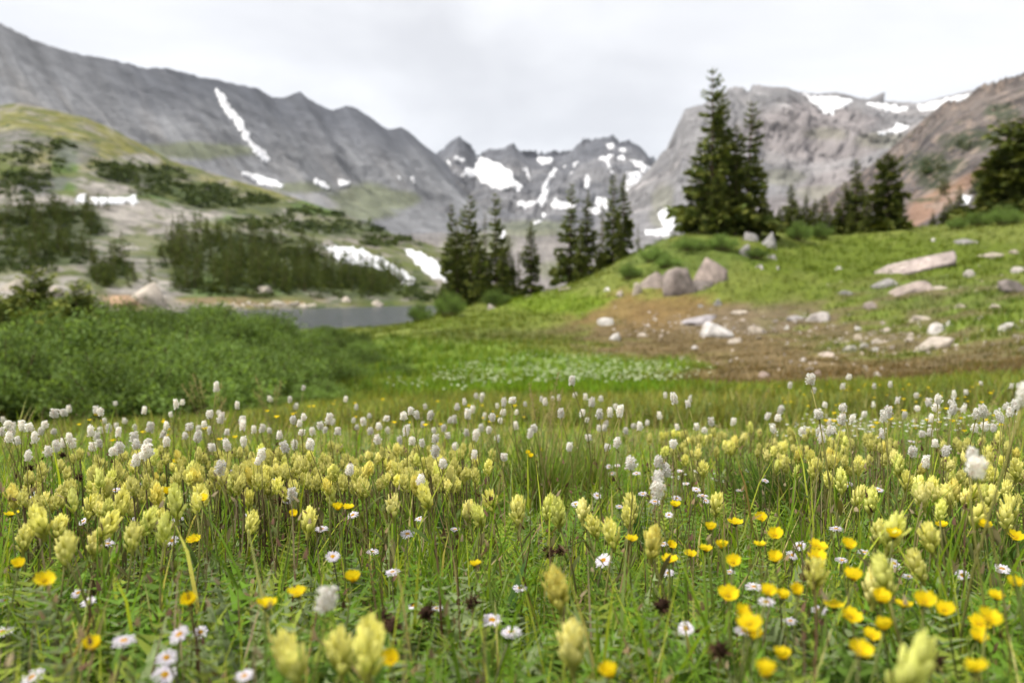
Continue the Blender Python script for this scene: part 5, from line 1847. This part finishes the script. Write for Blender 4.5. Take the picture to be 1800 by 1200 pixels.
def z_brush(it):
    px, py, _ = it
    row = 'lowest row' if py > 1000 else 'near row' if py > 900 else 'middle row' if py > 858 else 'upper row' if py > 820 else 'far row' if py > 785 else 'hindmost row'
    col_ = 'at the left edge' if px < 200 else 'below the willows' if px < 420 else 'below the lake' if px < 640 else 'below the lakeside spruces' if px < 900 else 'in the middle' if px < 1150 else 'below the brown patch' if px < 1420 else 'below the long slab' if px < 1640 else 'at the right edge'
    return row, col_


name_rows(items, z_brush, lambda z, o_: f'pale yellow paintbrush flower, {z[0]} {z[1]}, {o_}')


# ------------------------------------------------------------------ white bistort
def bistort_head(seed, n_=72):
    rg_ = np.random.default_rng(seed)
    mb = MB()
    H_, R_ = 0.026 * rg_.uniform(0.9, 1.15), 0.0078
    zc = np.linspace(0, H_, 6)
    tube(mb, v3(0 * zc, 0 * zc, zc), R_ * 0.62 * np.sin(np.linspace(0.7, 2.9, 6)), (0.88, 0.85, 0.82), 7)
    rough_ = rg_.uniform(0.5, 2.3, n_)
    for i in range(n_):
        f = (i + 0.5) / n_
        az_ = i * 2.39996
        prof = math.sin(math.pi * (0.16 + 0.74 * f)) ** 0.6
        c = np.array([math.cos(az_) * R_ * prof * 0.72, math.sin(az_) * R_ * prof * 0.72, H_ * f])
        nrm = np.array([math.cos(az_), math.sin(az_), (f - 0.42) * 1.7])
        nrm /= np.linalg.norm(nrm)
        a_ = np.cross(nrm, (0.1, 0.2, 1))
        a_ /= np.linalg.norm(a_)
        b_ = np.cross(nrm, a_)
        s_ = 0.0030 * rg_.uniform(0.7, 1.35)
        tw = rg_.uniform(0, 6.28)
        V = [c]
        for k_ in range(5):
            t1 = tw + k_ * 1.2566
            for off, rr, up in ((0, 1.0, 1.0), (0.6283, 0.55, 0.75)):
                V.append(c + s_ * rr * (math.cos(t1 + off) * a_ + math.sin(t1 + off) * b_) + nrm * s_ * rough_[i] * up)
        T = [(0, 1 + j, 1 + (j + 1) % 10) for j in range(10)]
        pk = rg_.random() < 0.12
        col = np.array([(0.80, 0.74, 0.70)] + [(0.94, 0.93, 0.92) if not pk else (0.78, 0.66, 0.62)] * 10)
        mb.add(V, T, col)
        if i % 2 == 0:
            e_ = c + nrm * s_ * 2.6
            mb.add([c + a_ * s_ * 0.12, c - a_ * s_ * 0.12, e_], [(0, 1, 2)], (0.62, 0.55, 0.5))
    return mb.mesh('bistort_head', M_petal)


BIS = [bistort_head(300 + k) for k in range(5)]
BIS.append(bistort_head(310, 44))


def bistort(px, py, dist=None, size=1.0, hp=None, kind=None):
    hp = hp or (random.uniform(0.19, 0.25) if py > 735 else random.uniform(0.22, 0.30))
    P = np.array(at(px, py, dist)) if dist else hit(px, py, hp, ymin=1.2, ymax=2.9)
    size *= 0.66 if P[1] < 1.6 else 0.74
    az_ = random.uniform(0, 6.283)
    i = random.randrange(4)
    sm, l_, base, h = plant_base(P - np.array([0, 0, 0.013 * size]), 'bistort', i, az_)
    if h < 0.05:
        return None
    e = obj('bistort_flower', None, loc=base, rot=(0, 0, az_))
    obj('stem', sm, e, scale=(h, h, h))
    obj('flower_head', BIS[kind if kind is not None else random.randrange(5)], e, (l_ * h, 0, h - 0.001), (random.gauss(0, 0.12), l_ * 0.8 + random.gauss(0, 0.15), random.uniform(0, 6.28)), (size * random.uniform(0.85, 1.1), size * random.uniform(0.85, 1.1), size * random.uniform(0.7, 1.05)))
    obj('leaf', LEAF[3], e, (0, 0, 0), (0, 0, random.uniform(0, 6.28)), random.uniform(0.7, 1.1))
    e['category'] = 'flower'
    e['group'] = 'white bistort flowers'
    return (px, py, e)


items = []
TALL = [(1005, 667, 1.75, 1.05), (1425, 663, 1.3, 1.1), (1187, 699, 1.5, 1.0), (380, 679, 1.9, 1.05), (900, 700, 1.75, 0.95), (1785, 710, 1.3, 1.0), (1797, 690, 0.75, 1.15), (310, 709, 1.9, 0.95), (320, 706, 2.6, 0.95), (1040, 706, 1.9, 1.0), (38, 747, 1.6, 1.0),
        (572, 1046, 0.60, 1.15), (1716, 815, 0.68, 1.05), (1706, 792, 0.76, 0.85), (1156, 856, 0.95, 1.2), (1158, 835, 0.98, 1.0), (1108, 810, 1.05, 1.1), (160, 757, 1.5, 1.0), (346, 765, 1.45, 1.05), (334, 746, 1.6, 1.0), (578, 735, 1.6, 1.05)]
for px, py, d, s_ in TALL:
    items.append(bistort(px, py, d, s_))
cr1 = [(365, 382), (145, 478), (252, 450), (285, 347), (630, 432), (600, 445), (720, 415), (715, 500), (790, 445), (770, 410), (755, 465), (790, 328), (880, 403), (858, 362), (1282, 405), (1280, 320), (1280, 290), (1380, 470), (1360, 500), (1160, 540), (1545, 285), (1510, 428),
       (1552, 422), (1715, 340), (1545, 680), (1590, 350), (1650, 348), (1420, 343), (1195, 350), (1248, 212), (758, 240), (545, 292), (612, 318), (658, 292), (575, 335), (535, 342), (512, 375), (285, 250), (337, 248), (362, 235), (508, 236), (532, 244), (610, 202), (180, 385),
       (332, 412), (298, 428), (380, 412), (214, 346), (20, 292), (70, 320), (40, 310), (65, 350), (55, 378), (155, 325), (240, 310), (1632, 412), (1475, 365), (1340, 340), (1380, 335), (1120, 428), (1150, 250), (1160, 280), (1605, 270), (1580, 310), (1755, 300), (1780, 345),
       (1688, 318), (1428, 178), (1532, 180), (1600, 122), (1556, 218), (902, 262), (1108, 255), (710, 328), (875, 322), (620, 355), (525, 408), (488, 428), (708, 375), (1050, 330), (1078, 310), (1110, 345), (95, 395), (8, 350), (975, 372), (1200, 420)]
cr2 = [(22, 182), (78, 222), (610, 220), (650, 195), (712, 165), (745, 160), (740, 183), (822, 215), (855, 198), (970, 207), (1055, 182), (1075, 195), (1115, 175), (1147, 175), (1228, 157), (1290, 170), (1318, 197), (1370, 177), (1362, 260), (1420, 252), (1465, 247), (1450, 222), (1610, 307),
       (1543, 320), (1573, 325), (1680, 268), (1708, 162), (1775, 328), (1502, 345), (1385, 330), (1355, 332), (1295, 290), (1302, 378), (1270, 250), (1158, 250), (1015, 330), (998, 362), (925, 320), (920, 250), (838, 293), (850, 247), (800, 272), (778, 340), (742, 333), (710, 370), (752, 272),
       (822, 388), (857, 480), (603, 428), (497, 455), (697, 470), (535, 512), (310, 397), (155, 345), (200, 320), (195, 392), (236, 278), (118, 295), (148, 267), (80, 327), (66, 290), (245, 343), (338, 348), (330, 265), (372, 240), (444, 220), (428, 313), (490, 345), (496, 383), (540, 332),
       (562, 370), (600, 287), (570, 292), (690, 235), (665, 255), (468, 265), (402, 265), (372, 395), (430, 408), (660, 355), (415, 598), (42, 545), (1400, 428), (1448, 405), (1750, 412), (1720, 552), (1666, 508), (1390, 308), (1200, 430)]
cr3 = [(38, 180), (32, 205), (152, 300), (270, 300), (440, 270), (502, 275), (512, 237), (722, 250), (748, 208), (838, 282), (892, 280), (957, 258), (1005, 210), (1060, 270), (1080, 250), (1170, 265), (1050, 355), (1310, 283), (1332, 220), (1346, 182), (1430, 158), (1430, 208), (1420, 235),
       (1242, 228), (1480, 230), (1590, 242), (1548, 255), (1680, 272), (1725, 248), (1706, 215), (1597, 320), (1302, 355), (1262, 362), (1332, 410), (1382, 450), (1283, 510), (1215, 450), (800, 340), (770, 345), (770, 302), (720, 350), (734, 385), (626, 340), (482, 330), (565, 110), (690, 135),
       (843, 110), (1012, 110), (1095, 105), (1572, 95), (1732, 110), (1770, 105), (1132, 185), (850, 222), (1295, 195), (75, 325), (115, 340), (875, 62), (1496, 145), (1232, 160), (1640, 330), (1540, 330)]
for x, y in cr1:
    items.append(bistort(x / 3, 640 + y / 3, size=random.uniform(0.85, 1.1)))
for x, y in cr2:
    items.append(bistort(600 + x / 3, 640 + y / 3, size=random.uniform(0.85, 1.1)))
for x, y in cr3:
    items.append(bistort(1200 + x / 3, 640 + y / 3, size=random.uniform(0.85, 1.1), kind=5 if random.random() < 0.2 else None))
items = [i for i in items if i]


def z_bis(it):
    px, py, _ = it
    row = 'near' if py > 790 else 'in the front row' if py > 765 else 'in the middle row' if py > 745 else 'in the far row' if py > 722 else 'on the far fringe' if py > 695 else 'highest up'
    col_ = 'at the left edge' if px < 150 else 'before the willows' if px < 320 else 'left of the lake' if px < 470 else 'below the lake' if px < 640 else 'left of the tall grass tuft' if px < 780 else 'by the tall grass tuft' if px < 930 else 'right of the tall grass tuft' if px < 1080 else \
        'below the mound' if px < 1240 else 'below the brown patch' if px < 1420 else 'below the rubble' if px < 1600 else 'at the right edge'
    return row, col_


name_rows(items, z_bis, lambda z, o_: f'white bistort flower {z[0]} {z[1]}, {o_}')


# ------------------------------------------------------------------ yellow cinquefoil (five round petals)
def petal_me():
    mb = MB()
    V, C, T = [], [], []
    for i, (s_, w_) in enumerate([(0.1, 0.2), (0.35, 0.7), (0.65, 1.0), (0.9, 0.85), (1.02, 0.45)]):
        for yy in (-1, -0.5, 0, 0.5, 1):
            V.append((s_ * 0.0115 - 0.0012 * (abs(yy) == 0) * (i == 4), yy * 0.0062 * w_, 0.0055 * s_ ** 2 - 0.001 * (1 - yy * yy) * s_ + 0.0008 * yy))
            C.append(np.array((0.70, 0.46, 0.0)) * (1 - s_) + np.array((0.84, 0.68, 0.02)) * s_)
    for i in range(4):
        for j in range(4):
            p0 = i * 5 + j
            T += [(p0, p0 + 1, p0 + 6), (p0, p0 + 6, p0 + 5)]
    mb.add(V, T, np.clip(C, 0, 1))
    return mb.mesh('petal', M_petal, True)


PET = petal_me()
mb = MB()
zc = np.linspace(0, 0.003, 3)
tube(mb, v3(0 * zc, 0 * zc, zc - 0.0005), [0.0026, 0.0028, 0.0012], (0.50, 0.36, 0.02), 8)
for k in range(22):
    a = k * 2.4
    r_ = 0.0035 * math.sqrt((k + 1) / 22)
    c = np.array([math.cos(a) * r_, math.sin(a) * r_, 0.0005])
    mb.add([c, c + np.array([0.0004, 0, 0]), c + np.array([math.cos(a) * 0.0012, math.sin(a) * 0.0012, 0.004])], [(0, 1, 2)], (0.62, 0.42, 0.02))
CEN = mb.mesh('flower_centre', M_petal)
mb = MB()
for k in range(5):
    a = k * 1.2566 + 0.63
    mb.add([(0.001 * math.cos(a - 1), 0.001 * math.sin(a - 1), -0.0022), (0.0068 * math.cos(a), 0.0068 * math.sin(a), -0.0002), (0.001 * math.cos(a + 1), 0.001 * math.sin(a + 1), -0.0022), (0, 0, -0.005)], [(0, 1, 2), (0, 3, 1), (1, 3, 2)], (0.10, 0.14, 0.035))
SEP = mb.mesh('sepals', M_leaf)


def cinquefoil(px, py, size=1.0, hp=None, dist=None):
    hp = hp or random.uniform(0.14, 0.19)
    P = np.array(at(px, py, dist)) if dist else hit(px, py, hp, ymax=5)
    az_ = random.uniform(0, 6.283)
    i = random.randrange(4)
    sm, l_, base, h = plant_base(P, 'butter', i, az_)
    e = obj('cinquefoil_flower', None, loc=base, rot=(0, 0, az_))
    obj('stem', sm, e, scale=h)
    tl = Matrix.Rotation(-az_, 4, 'Z') @ Matrix.Rotation(random.uniform(-0.1, 0.6), 4, Vector((1, random.uniform(-0.6, 0.6), 0)).normalized()) @ Matrix.Rotation(random.uniform(0, 6.28), 4, 'Z')
    hd = obj('flower_head', CEN, e, (l_ * h, 0, h), tl.to_euler(), size)
    open_ = random.uniform(-0.55, 0.05)
    for k_ in range(5):
        obj('petal', PET, hd, (0, 0, 0.0003 * k_), (random.gauss(0, 0.06), open_ + random.gauss(0, 0.06), k_ * 1.2566))
    obj('sepals', SEP, hd)
    obj('leaf', LEAF[0], e, (0.3 * l_ * h, 0, 0.45 * h), (0, 0.1, random.uniform(0, 6.28)), 0.7)
    e['category'] = 'flower'
    e['group'] = 'yellow cinquefoil flowers'
    return (px, py, e)


CQ = [(1250, 930), (1293, 920), (1270, 962), (1338, 912), (1215, 975), (1240, 967), (1176, 986), (1335, 958), (1436, 962), (1437, 982), (1490, 961), (1498, 1016), (1571, 943), (1786, 946), (1730, 926), (1752, 1051), (1786, 1028), (1661, 1074), (1548, 1055),
      (1588, 1065), (1498, 1086), (1466, 1066), (1552, 1106), (1532, 1120), (1346, 1042), (1376, 1050), (1280, 1048), (1306, 1080), (1316, 1096), (1322, 1116), (1376, 1156), (1510, 1148), (1346, 1186), (1722, 1098), (1738, 1090), (1718, 1122), (1714, 1176), (1070, 1186),
      (688, 1162), (620, 1021), (984, 1036), (835, 993), (523, 1046), (468, 1066), (334, 1060), (343, 950), (31, 995), (80, 1021), (160, 1141), (614, 893), (594, 896), (516, 906), (933, 803), (928, 797), (951, 793), (310, 811), (752, 888), (1186, 890), (1362, 985), (1290, 990), (1362, 942), (1655, 925), (1110, 948), (1400, 1040), (1625, 1060), (20, 905), (295, 868), (355, 878), (1180, 960)]
items = [cinquefoil(x, y, random.uniform(0.62, 0.88)) for x, y in CQ]


def z_cq(it):
    px, py, _ = it
    row = 'lowest' if py > 1120 else 'low' if py > 1060 else 'fairly low' if py > 1000 else 'midway' if py > 940 else 'higher up' if py > 880 else 'far back'
    col_ = 'at the left' if px < 420 else 'left of the middle' if px < 720 else 'in the middle' if px < 1120 else 'right of the middle' if px < 1330 else 'in the right-hand cluster' if px < 1520 else 'near the right edge'
    return row, col_


name_rows(items, z_cq, lambda z, o_: f'bright yellow five-petalled cinquefoil, {z[0]} {z[1]}, {o_}')

# ------------------------------------------------------------------ fleabane daisies
DA = []
for k in range(3):
    rg_ = np.random.default_rng(400 + k)
    mb = MB()
    for ring in range(2):
        n_ = 22
        for i in range(n_):
            a = (i + 0.5 * ring) * 2 * math.pi / n_ + rg_.normal(0, 0.06)
            L_ = 0.0115 * rg_.uniform(0.85, 1.1) * (1 - 0.1 * ring)
            up = rg_.uniform(0.0, 0.25) + 0.12 * ring
            w_ = 0.0010
            ca, sa = math.cos(a), math.sin(a)
            pts = []
            for s_, ww in ((0.28, 0.6), (0.7, 1.0), (0.96, 0.7)):
                for sg in (-1, 1):
                    pts.append((ca * L_ * s_ - sa * w_ * ww * sg, sa * L_ * s_ + ca * w_ * ww * sg, L_ * s_ * up - 0.25 * L_ * s_ ** 2 * 0.5 + 0.0006 * ring))
            pl = np.array((0.72, 0.66, 0.78)) if rg_.random() < 0.4 else np.array((0.78, 0.75, 0.80))
            mb.add(pts, [(0, 1, 3), (0, 3, 2), (2, 3, 5), (2, 5, 4)], pl)
    ray_me = mb.mesh('ray_petals', M_petal)
    mb = MB()
    zc = np.array([-0.003, -0.001, 0.0008, 0.0018, 0.0023])
    tube(mb, v3(0 * zc, 0 * zc, zc), [0.002, 0.0040, 0.0042, 0.003, 0.0008], [(0.12, 0.13, 0.05), (0.2, 0.2, 0.05), (0.62, 0.32, 0.02), (0.66, 0.36, 0.03), (0.5, 0.27, 0.03)], 9)
    DA.append((ray_me, mb.mesh('flower_disc', M_petal, True)))


def daisy(px, py, size=1.0, hp=None, dist=None):
    hp = hp or random.uniform(0.09, 0.15)
    P = np.array(at(px, py, dist)) if dist else hit(px, py, hp, ymax=5)
    az_ = random.uniform(0, 6.283)
    i = random.randrange(4)
    sm, l_, base, h = plant_base(P, 'daisy', i, az_)
    e = obj('daisy_flower', None, loc=base, rot=(0, 0, az_))
    obj('stem', sm, e, scale=h)
    tl = Matrix.Rotation(-az_, 4, 'Z') @ Matrix.Rotation(random.uniform(-0.05, 0.6), 4, Vector((1, random.uniform(-0.9, 0.9), 0)).normalized())
    r_me, d_me = DA[random.randrange(3)]
    d_ = obj('flower_disc', d_me, e, (l_ * h, 0, h), tl.to_euler(), size)
    obj('ray_petals', r_me, d_, rot=(0, 0, random.uniform(0, 6.28)))
    obj('leaf', LEAF[0], e, (0.3 * l_ * h, 0, 0.4 * h), (0, 0, random.uniform(0, 6.28)), 0.6)
    e['category'] = 'flower'
    e['group'] = 'pale lilac fleabane daisies'
    return (px, py, e)


DS = [(585, 978), (727, 1064), (768, 1069), (215, 1127), (316, 1115), (350, 1112), (294, 1156), (12, 1054), (4, 1111), (292, 1186), (138, 1042), (158, 1057), (914, 1034), (690, 1006), (716, 939), (898, 1112), (864, 1090), (1012, 886), (1050, 871), (1545, 861), (1471, 930), (1406, 959), (1443, 1072), (1206, 1105),
      (1308, 1110), (1346, 1058), (1326, 1032), (1392, 976), (1240, 880), (1176, 905), (1190, 876), (1166, 956), (1174, 1007), (1595, 1013), (1520, 971), (1571, 990), (1152, 882), (1090, 890), (1602, 776), (231, 872), (202, 862), (66, 866), (60, 876), (240, 851), (148, 916), (302, 950), (190, 956), (1490, 851), (1412, 846), (1604, 850), (1640, 862),
      (1076, 832), (1086, 818), (1070, 820), (1130, 868), (1120, 832), (1196, 828), (1206, 850), (1222, 860), (1236, 872), (238, 912), (312, 913), (182, 948), (440, 905), (505, 880), (565, 930), (738, 912), (800, 930), (620, 905), (655, 970), (1280, 1005), (1060, 985), (1480, 985), (1690, 1010), (1760, 1000), (1390, 1092), (480, 845), (404, 830), (520, 836), (385, 850), (1345, 845), (1300, 862), (1160, 875), (60, 1190), (430, 1188)]
items = [daisy(x, y, random.uniform(0.68, 0.98)) for x, y in DS]


def z_ds(it):
    px, py, _ = it
    row = 'lowest row' if py > 1085 else 'low row' if py > 1020 else 'middle row' if py > 940 else 'upper row' if py > 880 else 'far row'
    col_ = 'at the left edge' if px < 210 else 'left of the middle' if px < 520 else 'just left of the middle' if px < 800 else 'in the middle' if px < 1110 else 'just right of the middle' if px < 1290 else 'right of the middle' if px < 1500 else 'near the right edge'
    return row, col_


name_rows(items, z_ds, lambda z, o_: f'white-lilac daisy, {z[0]} {z[1]}, {o_}')


# ------------------------------------------------------------------ tall grass tufts, broad leaves, withered heads
def tuft(px, py, label, n_, hgt, rad, col, panicles=0, dist=None):
    P = np.array(at(px, py, dist)) if dist else hit(px, py, 0.0, ymax=6)
    P[2] = Gf(P[0], P[1])
    rg_ = np.random.default_rng(int(px))
    a = rg_.uniform(0, 6.283, n_)
    r_ = rad * np.sqrt(rg_.random(n_)) * 0.6
    B = v3(np.cos(a) * r_, np.sin(a) * r_, 0 * r_ - 0.005)
    c = (np.array(col) * rg_.uniform(0.7, 1.35, (n_, 1)))
    dry = rg_.random(n_) < 0.1
    c[dry] = np.array((0.26, 0.21, 0.09))
    v, t_, c_ = blades(B, hgt * rg_.uniform(0.5, 1.1, n_), rg_.uniform(0.002, 0.0042, n_), a + rg_.normal(0, 0.5, n_), 0.08 + 0.5 * r_ / rad, rg_.uniform(0.1, 0.8, n_), c * 0.85, c * 1.2)
    e = obj('grass_tuft', None, loc=P)
    b_ = obj('blades', mesh_np('tuft_blades', v, t_, c_, mat=M_grass), e)
    b_['kind'] = 'stuff'
    for k_ in range(panicles):
        mb_ = MB()
        a1 = rg_.uniform(0, 6.283)
        h_ = hgt * rg_.uniform(1.0, 1.35)
        ln_ = rg_.uniform(0.02, 0.09)
        s_ = np.linspace(0, 1, 6)
        pts = v3(math.cos(a1) * ln_ * s_ ** 2, math.sin(a1) * ln_ * s_ ** 2, h_ * s_)
        tube(mb_, pts, 0.0007, (0.30, 0.25, 0.11), 4)
        for j in range(70):
            f = rg_.uniform(0.78, 1.02)
            wdt = 0.016 * (1.04 - f) / 0.26 + 0.002
            c0 = np.array([math.cos(a1) * ln_ * f * f, math.sin(a1) * ln_ * f * f, h_ * f]) + rg_.normal(0, 0.6, 3) * np.array([wdt, wdt, 0.004])
            d_ = rg_.normal(0, 0.0012, 3)
            mb_.add([c0, c0 + np.array([0.0009, 0.0006, 0.0012]) + d_, c0 + np.array([0, 0, 0.0046]) + d_, c0 + np.array([-0.0009, 0.0005, 0.0016])], [(0, 1, 2), (0, 2, 3)], np.array((0.40, 0.33, 0.13)) * rg_.uniform(0.7, 1.2))
        obj('seed_panicle', mb_.mesh('seed_panicle', M_seed), e)
    tag(e, label, 'grass', 'tall grass tufts in the meadow')


tuft(955, 900, 'tall light green grass tuft with feathery tan panicles', 260, 0.27, 0.12, (0.13, 0.19, 0.035), 7)
tuft(1040, 880, 'grass tuft right of the tall one with panicles', 140, 0.21, 0.10, (0.13, 0.18, 0.035), 4)
tuft(1390, 935, 'dark green rushy tuft below the right paintbrush drift', 320, 0.20, 0.12, (0.065, 0.12, 0.018), 0)
tuft(1320, 915, 'smaller dark tuft left of the rushy one', 150, 0.17, 0.09, (0.075, 0.13, 0.02), 0)
tuft(1440, 930, 'dark tuft right of the rushy one', 150, 0.18, 0.09, (0.065, 0.12, 0.018), 0)
tuft(110, 985, 'coarse green tuft standing among the left paintbrushes', 60, 0.22, 0.06, (0.08, 0.14, 0.03), 0)
tuft(1320, 800, 'thin tuft with airy panicles near the meadow rock', 60, 0.24, 0.12, (0.13, 0.16, 0.04), 6)
tuft(370, 830, 'thin tuft with arching panicles before the willows', 40, 0.26, 0.10, (0.14, 0.16, 0.05), 7)
tuft(480, 800, 'thin tuft with tan panicles below the lake', 40, 0.26, 0.10, (0.14, 0.16, 0.05), 5)
tuft(1740, 1060, 'dark coarse tuft at the right edge', 120, 0.2, 0.09, (0.06, 0.115, 0.02), 0)
tuft(1010, 1180, 'broad-bladed grass tuft at the bottom middle', 90, 0.17, 0.12, (0.13, 0.20, 0.03), 0)
tuft(1190, 1190, 'broad-bladed grass tuft at the bottom right of the middle', 80, 0.16, 0.12, (0.12, 0.19, 0.03), 0)
tuft(800, 1190, 'grass tuft at the bottom left of the middle', 80, 0.15, 0.12, (0.11, 0.18, 0.03), 0)

BL = [leaf_me(0.15, 0.022, (0.075, 0.145, 0.04), curl=0.25), leaf_me(0.12, 0.018, (0.08, 0.15, 0.035), curl=0.5)]
for px, py, az_, lb in [(790, 1010, 2.6, 'broad lance-shaped leaf left of the middle paintbrushes'), (1090, 1000, 0.4, 'broad lance-shaped leaf under the middle paintbrushes'), (1130, 1010, 2.2, 'second broad leaf under the middle paintbrushes'), (98, 985, 1.4, 'tall broad leaf among the left paintbrushes'),
                        (1690, 1010, 2.7, 'broad leaf leaning left near the right edge'), (880, 1190, 0.5, 'blurred broad leaf bent at the bottom edge'), (1480, 840, 0.3, 'broad leaf in the right paintbrush drift')]:
    P = hit(px, py, 0.0, ymax=4)
    o = obj('broad_leaf', BL[int(px) % 2], loc=P, rot=(0, -0.35, az_))
    tag(o, lb, 'leaf', 'broad leaves in the meadow')


def withered(px, py, label, hp=0.14, size=1.0, dist=None):
    P = np.array(at(px, py, dist)) if dist else hit(px, py, hp, ymax=4)
    az_ = random.uniform(0, 6.28)
    sm, l_, base, h = plant_base(P, 'brush', random.randrange(3), az_)
    e = obj('withered_flower', None, loc=base, rot=(0, 0, az_))
    obj('stem', sm, e, scale=(h * 0.7, h * 0.7, h))
    rg_ = np.random.default_rng(int(px + py))
    mb_ = MB()
    for k_ in range(46):
        d_ = rg_.normal(0, 1, 3)
        d_ /= np.linalg.norm(d_)
        c0 = d_ * 0.003
        L_ = rg_.uniform(0.006, 0.011)
        w_ = np.cross(d_, rg_.normal(0, 1, 3))
        w_ = w_ / np.linalg.norm(w_) * 0.0018
        mb_.add([c0 - w_, c0 + d_ * L_, c0 + w_], [(0, 1, 2)], np.array((0.05, 0.026, 0.016)) * rg_.uniform(0.6, 1.8))
    zc = np.linspace(-0.006, 0.006, 4)
    tube(mb_, v3(0 * zc, 0 * zc, zc), [0.002, 0.005, 0.005, 0.002], (0.04, 0.022, 0.014), 6)
    obj('seed_head', mb_.mesh('seed_head', M_seed), e, (l_ * h * 0.7, 0, h), scale=size)
    tag(e, label, 'flower', 'withered dark flower heads')


for a in [(670, 1086, 'withered dark head, largest, left of the bottom middle'), (690, 1100, 'withered dark head touching the largest one'), (830, 1060, 'withered dark head left of the small daisy'), (965, 972, 'withered dark head below the double paintbrush'), (984, 966, 'second withered dark head below the double paintbrush'),
          (1164, 1065, 'withered dark head right of the middle'), (755, 1075, 'withered dark head beside the daisy pair'), (140, 838, 'withered brown head at the left before the willows'), (50, 822, 'withered drooping head at the left edge'), (108, 800, 'small withered head above the left drift'),
          (480, 798, 'small withered head below the lake'), (1270, 1140, 'withered brown head at the bottom right of the middle'), (1640, 1160, 'withered brown head at the bottom near the right edge'), (495, 880, 'withered upright head in the left drift'), (1604, 790, 'small withered head above the right edge drift')]:
    withered(a[0], a[1], a[2])

# ------------------------------------------------------------------ thin mountain air
hz, t = new_mat('thin_haze')
pv = N(t, 'ShaderNodeVolumePrincipled')
pv.inputs['Color'].default_value = (0.86, 0.91, 1.0, 1)
pv.inputs['Density'].default_value = 0.00002
pv.inputs['Anisotropy'].default_value = 0.1
o_ = N(t, 'ShaderNodeOutputMaterial')
t.links.new(pv.outputs[0], o_.inputs['Volume'])
x0, x1, y0, y1, z0, z1 = -9500, 9500, -300, 14500, -12, 1900
me = mesh_np('haze', [(x0, y0, z0), (x1, y0, z0), (x1, y1, z0), (x0, y1, z0), (x0, y0, z1), (x1, y0, z1), (x1, y1, z1), (x0, y1, z1)],
             [(0, 3, 2, 1), (4, 5, 6, 7), (0, 1, 5, 4), (1, 2, 6, 5), (2, 3, 7, 6), (3, 0, 4, 7)], mat=hz)
o = obj('haze', me)
o['kind'] = 'stuff'
o['label'] = 'thin bluish mountain haze filling the valley air'
o['category'] = 'haze'
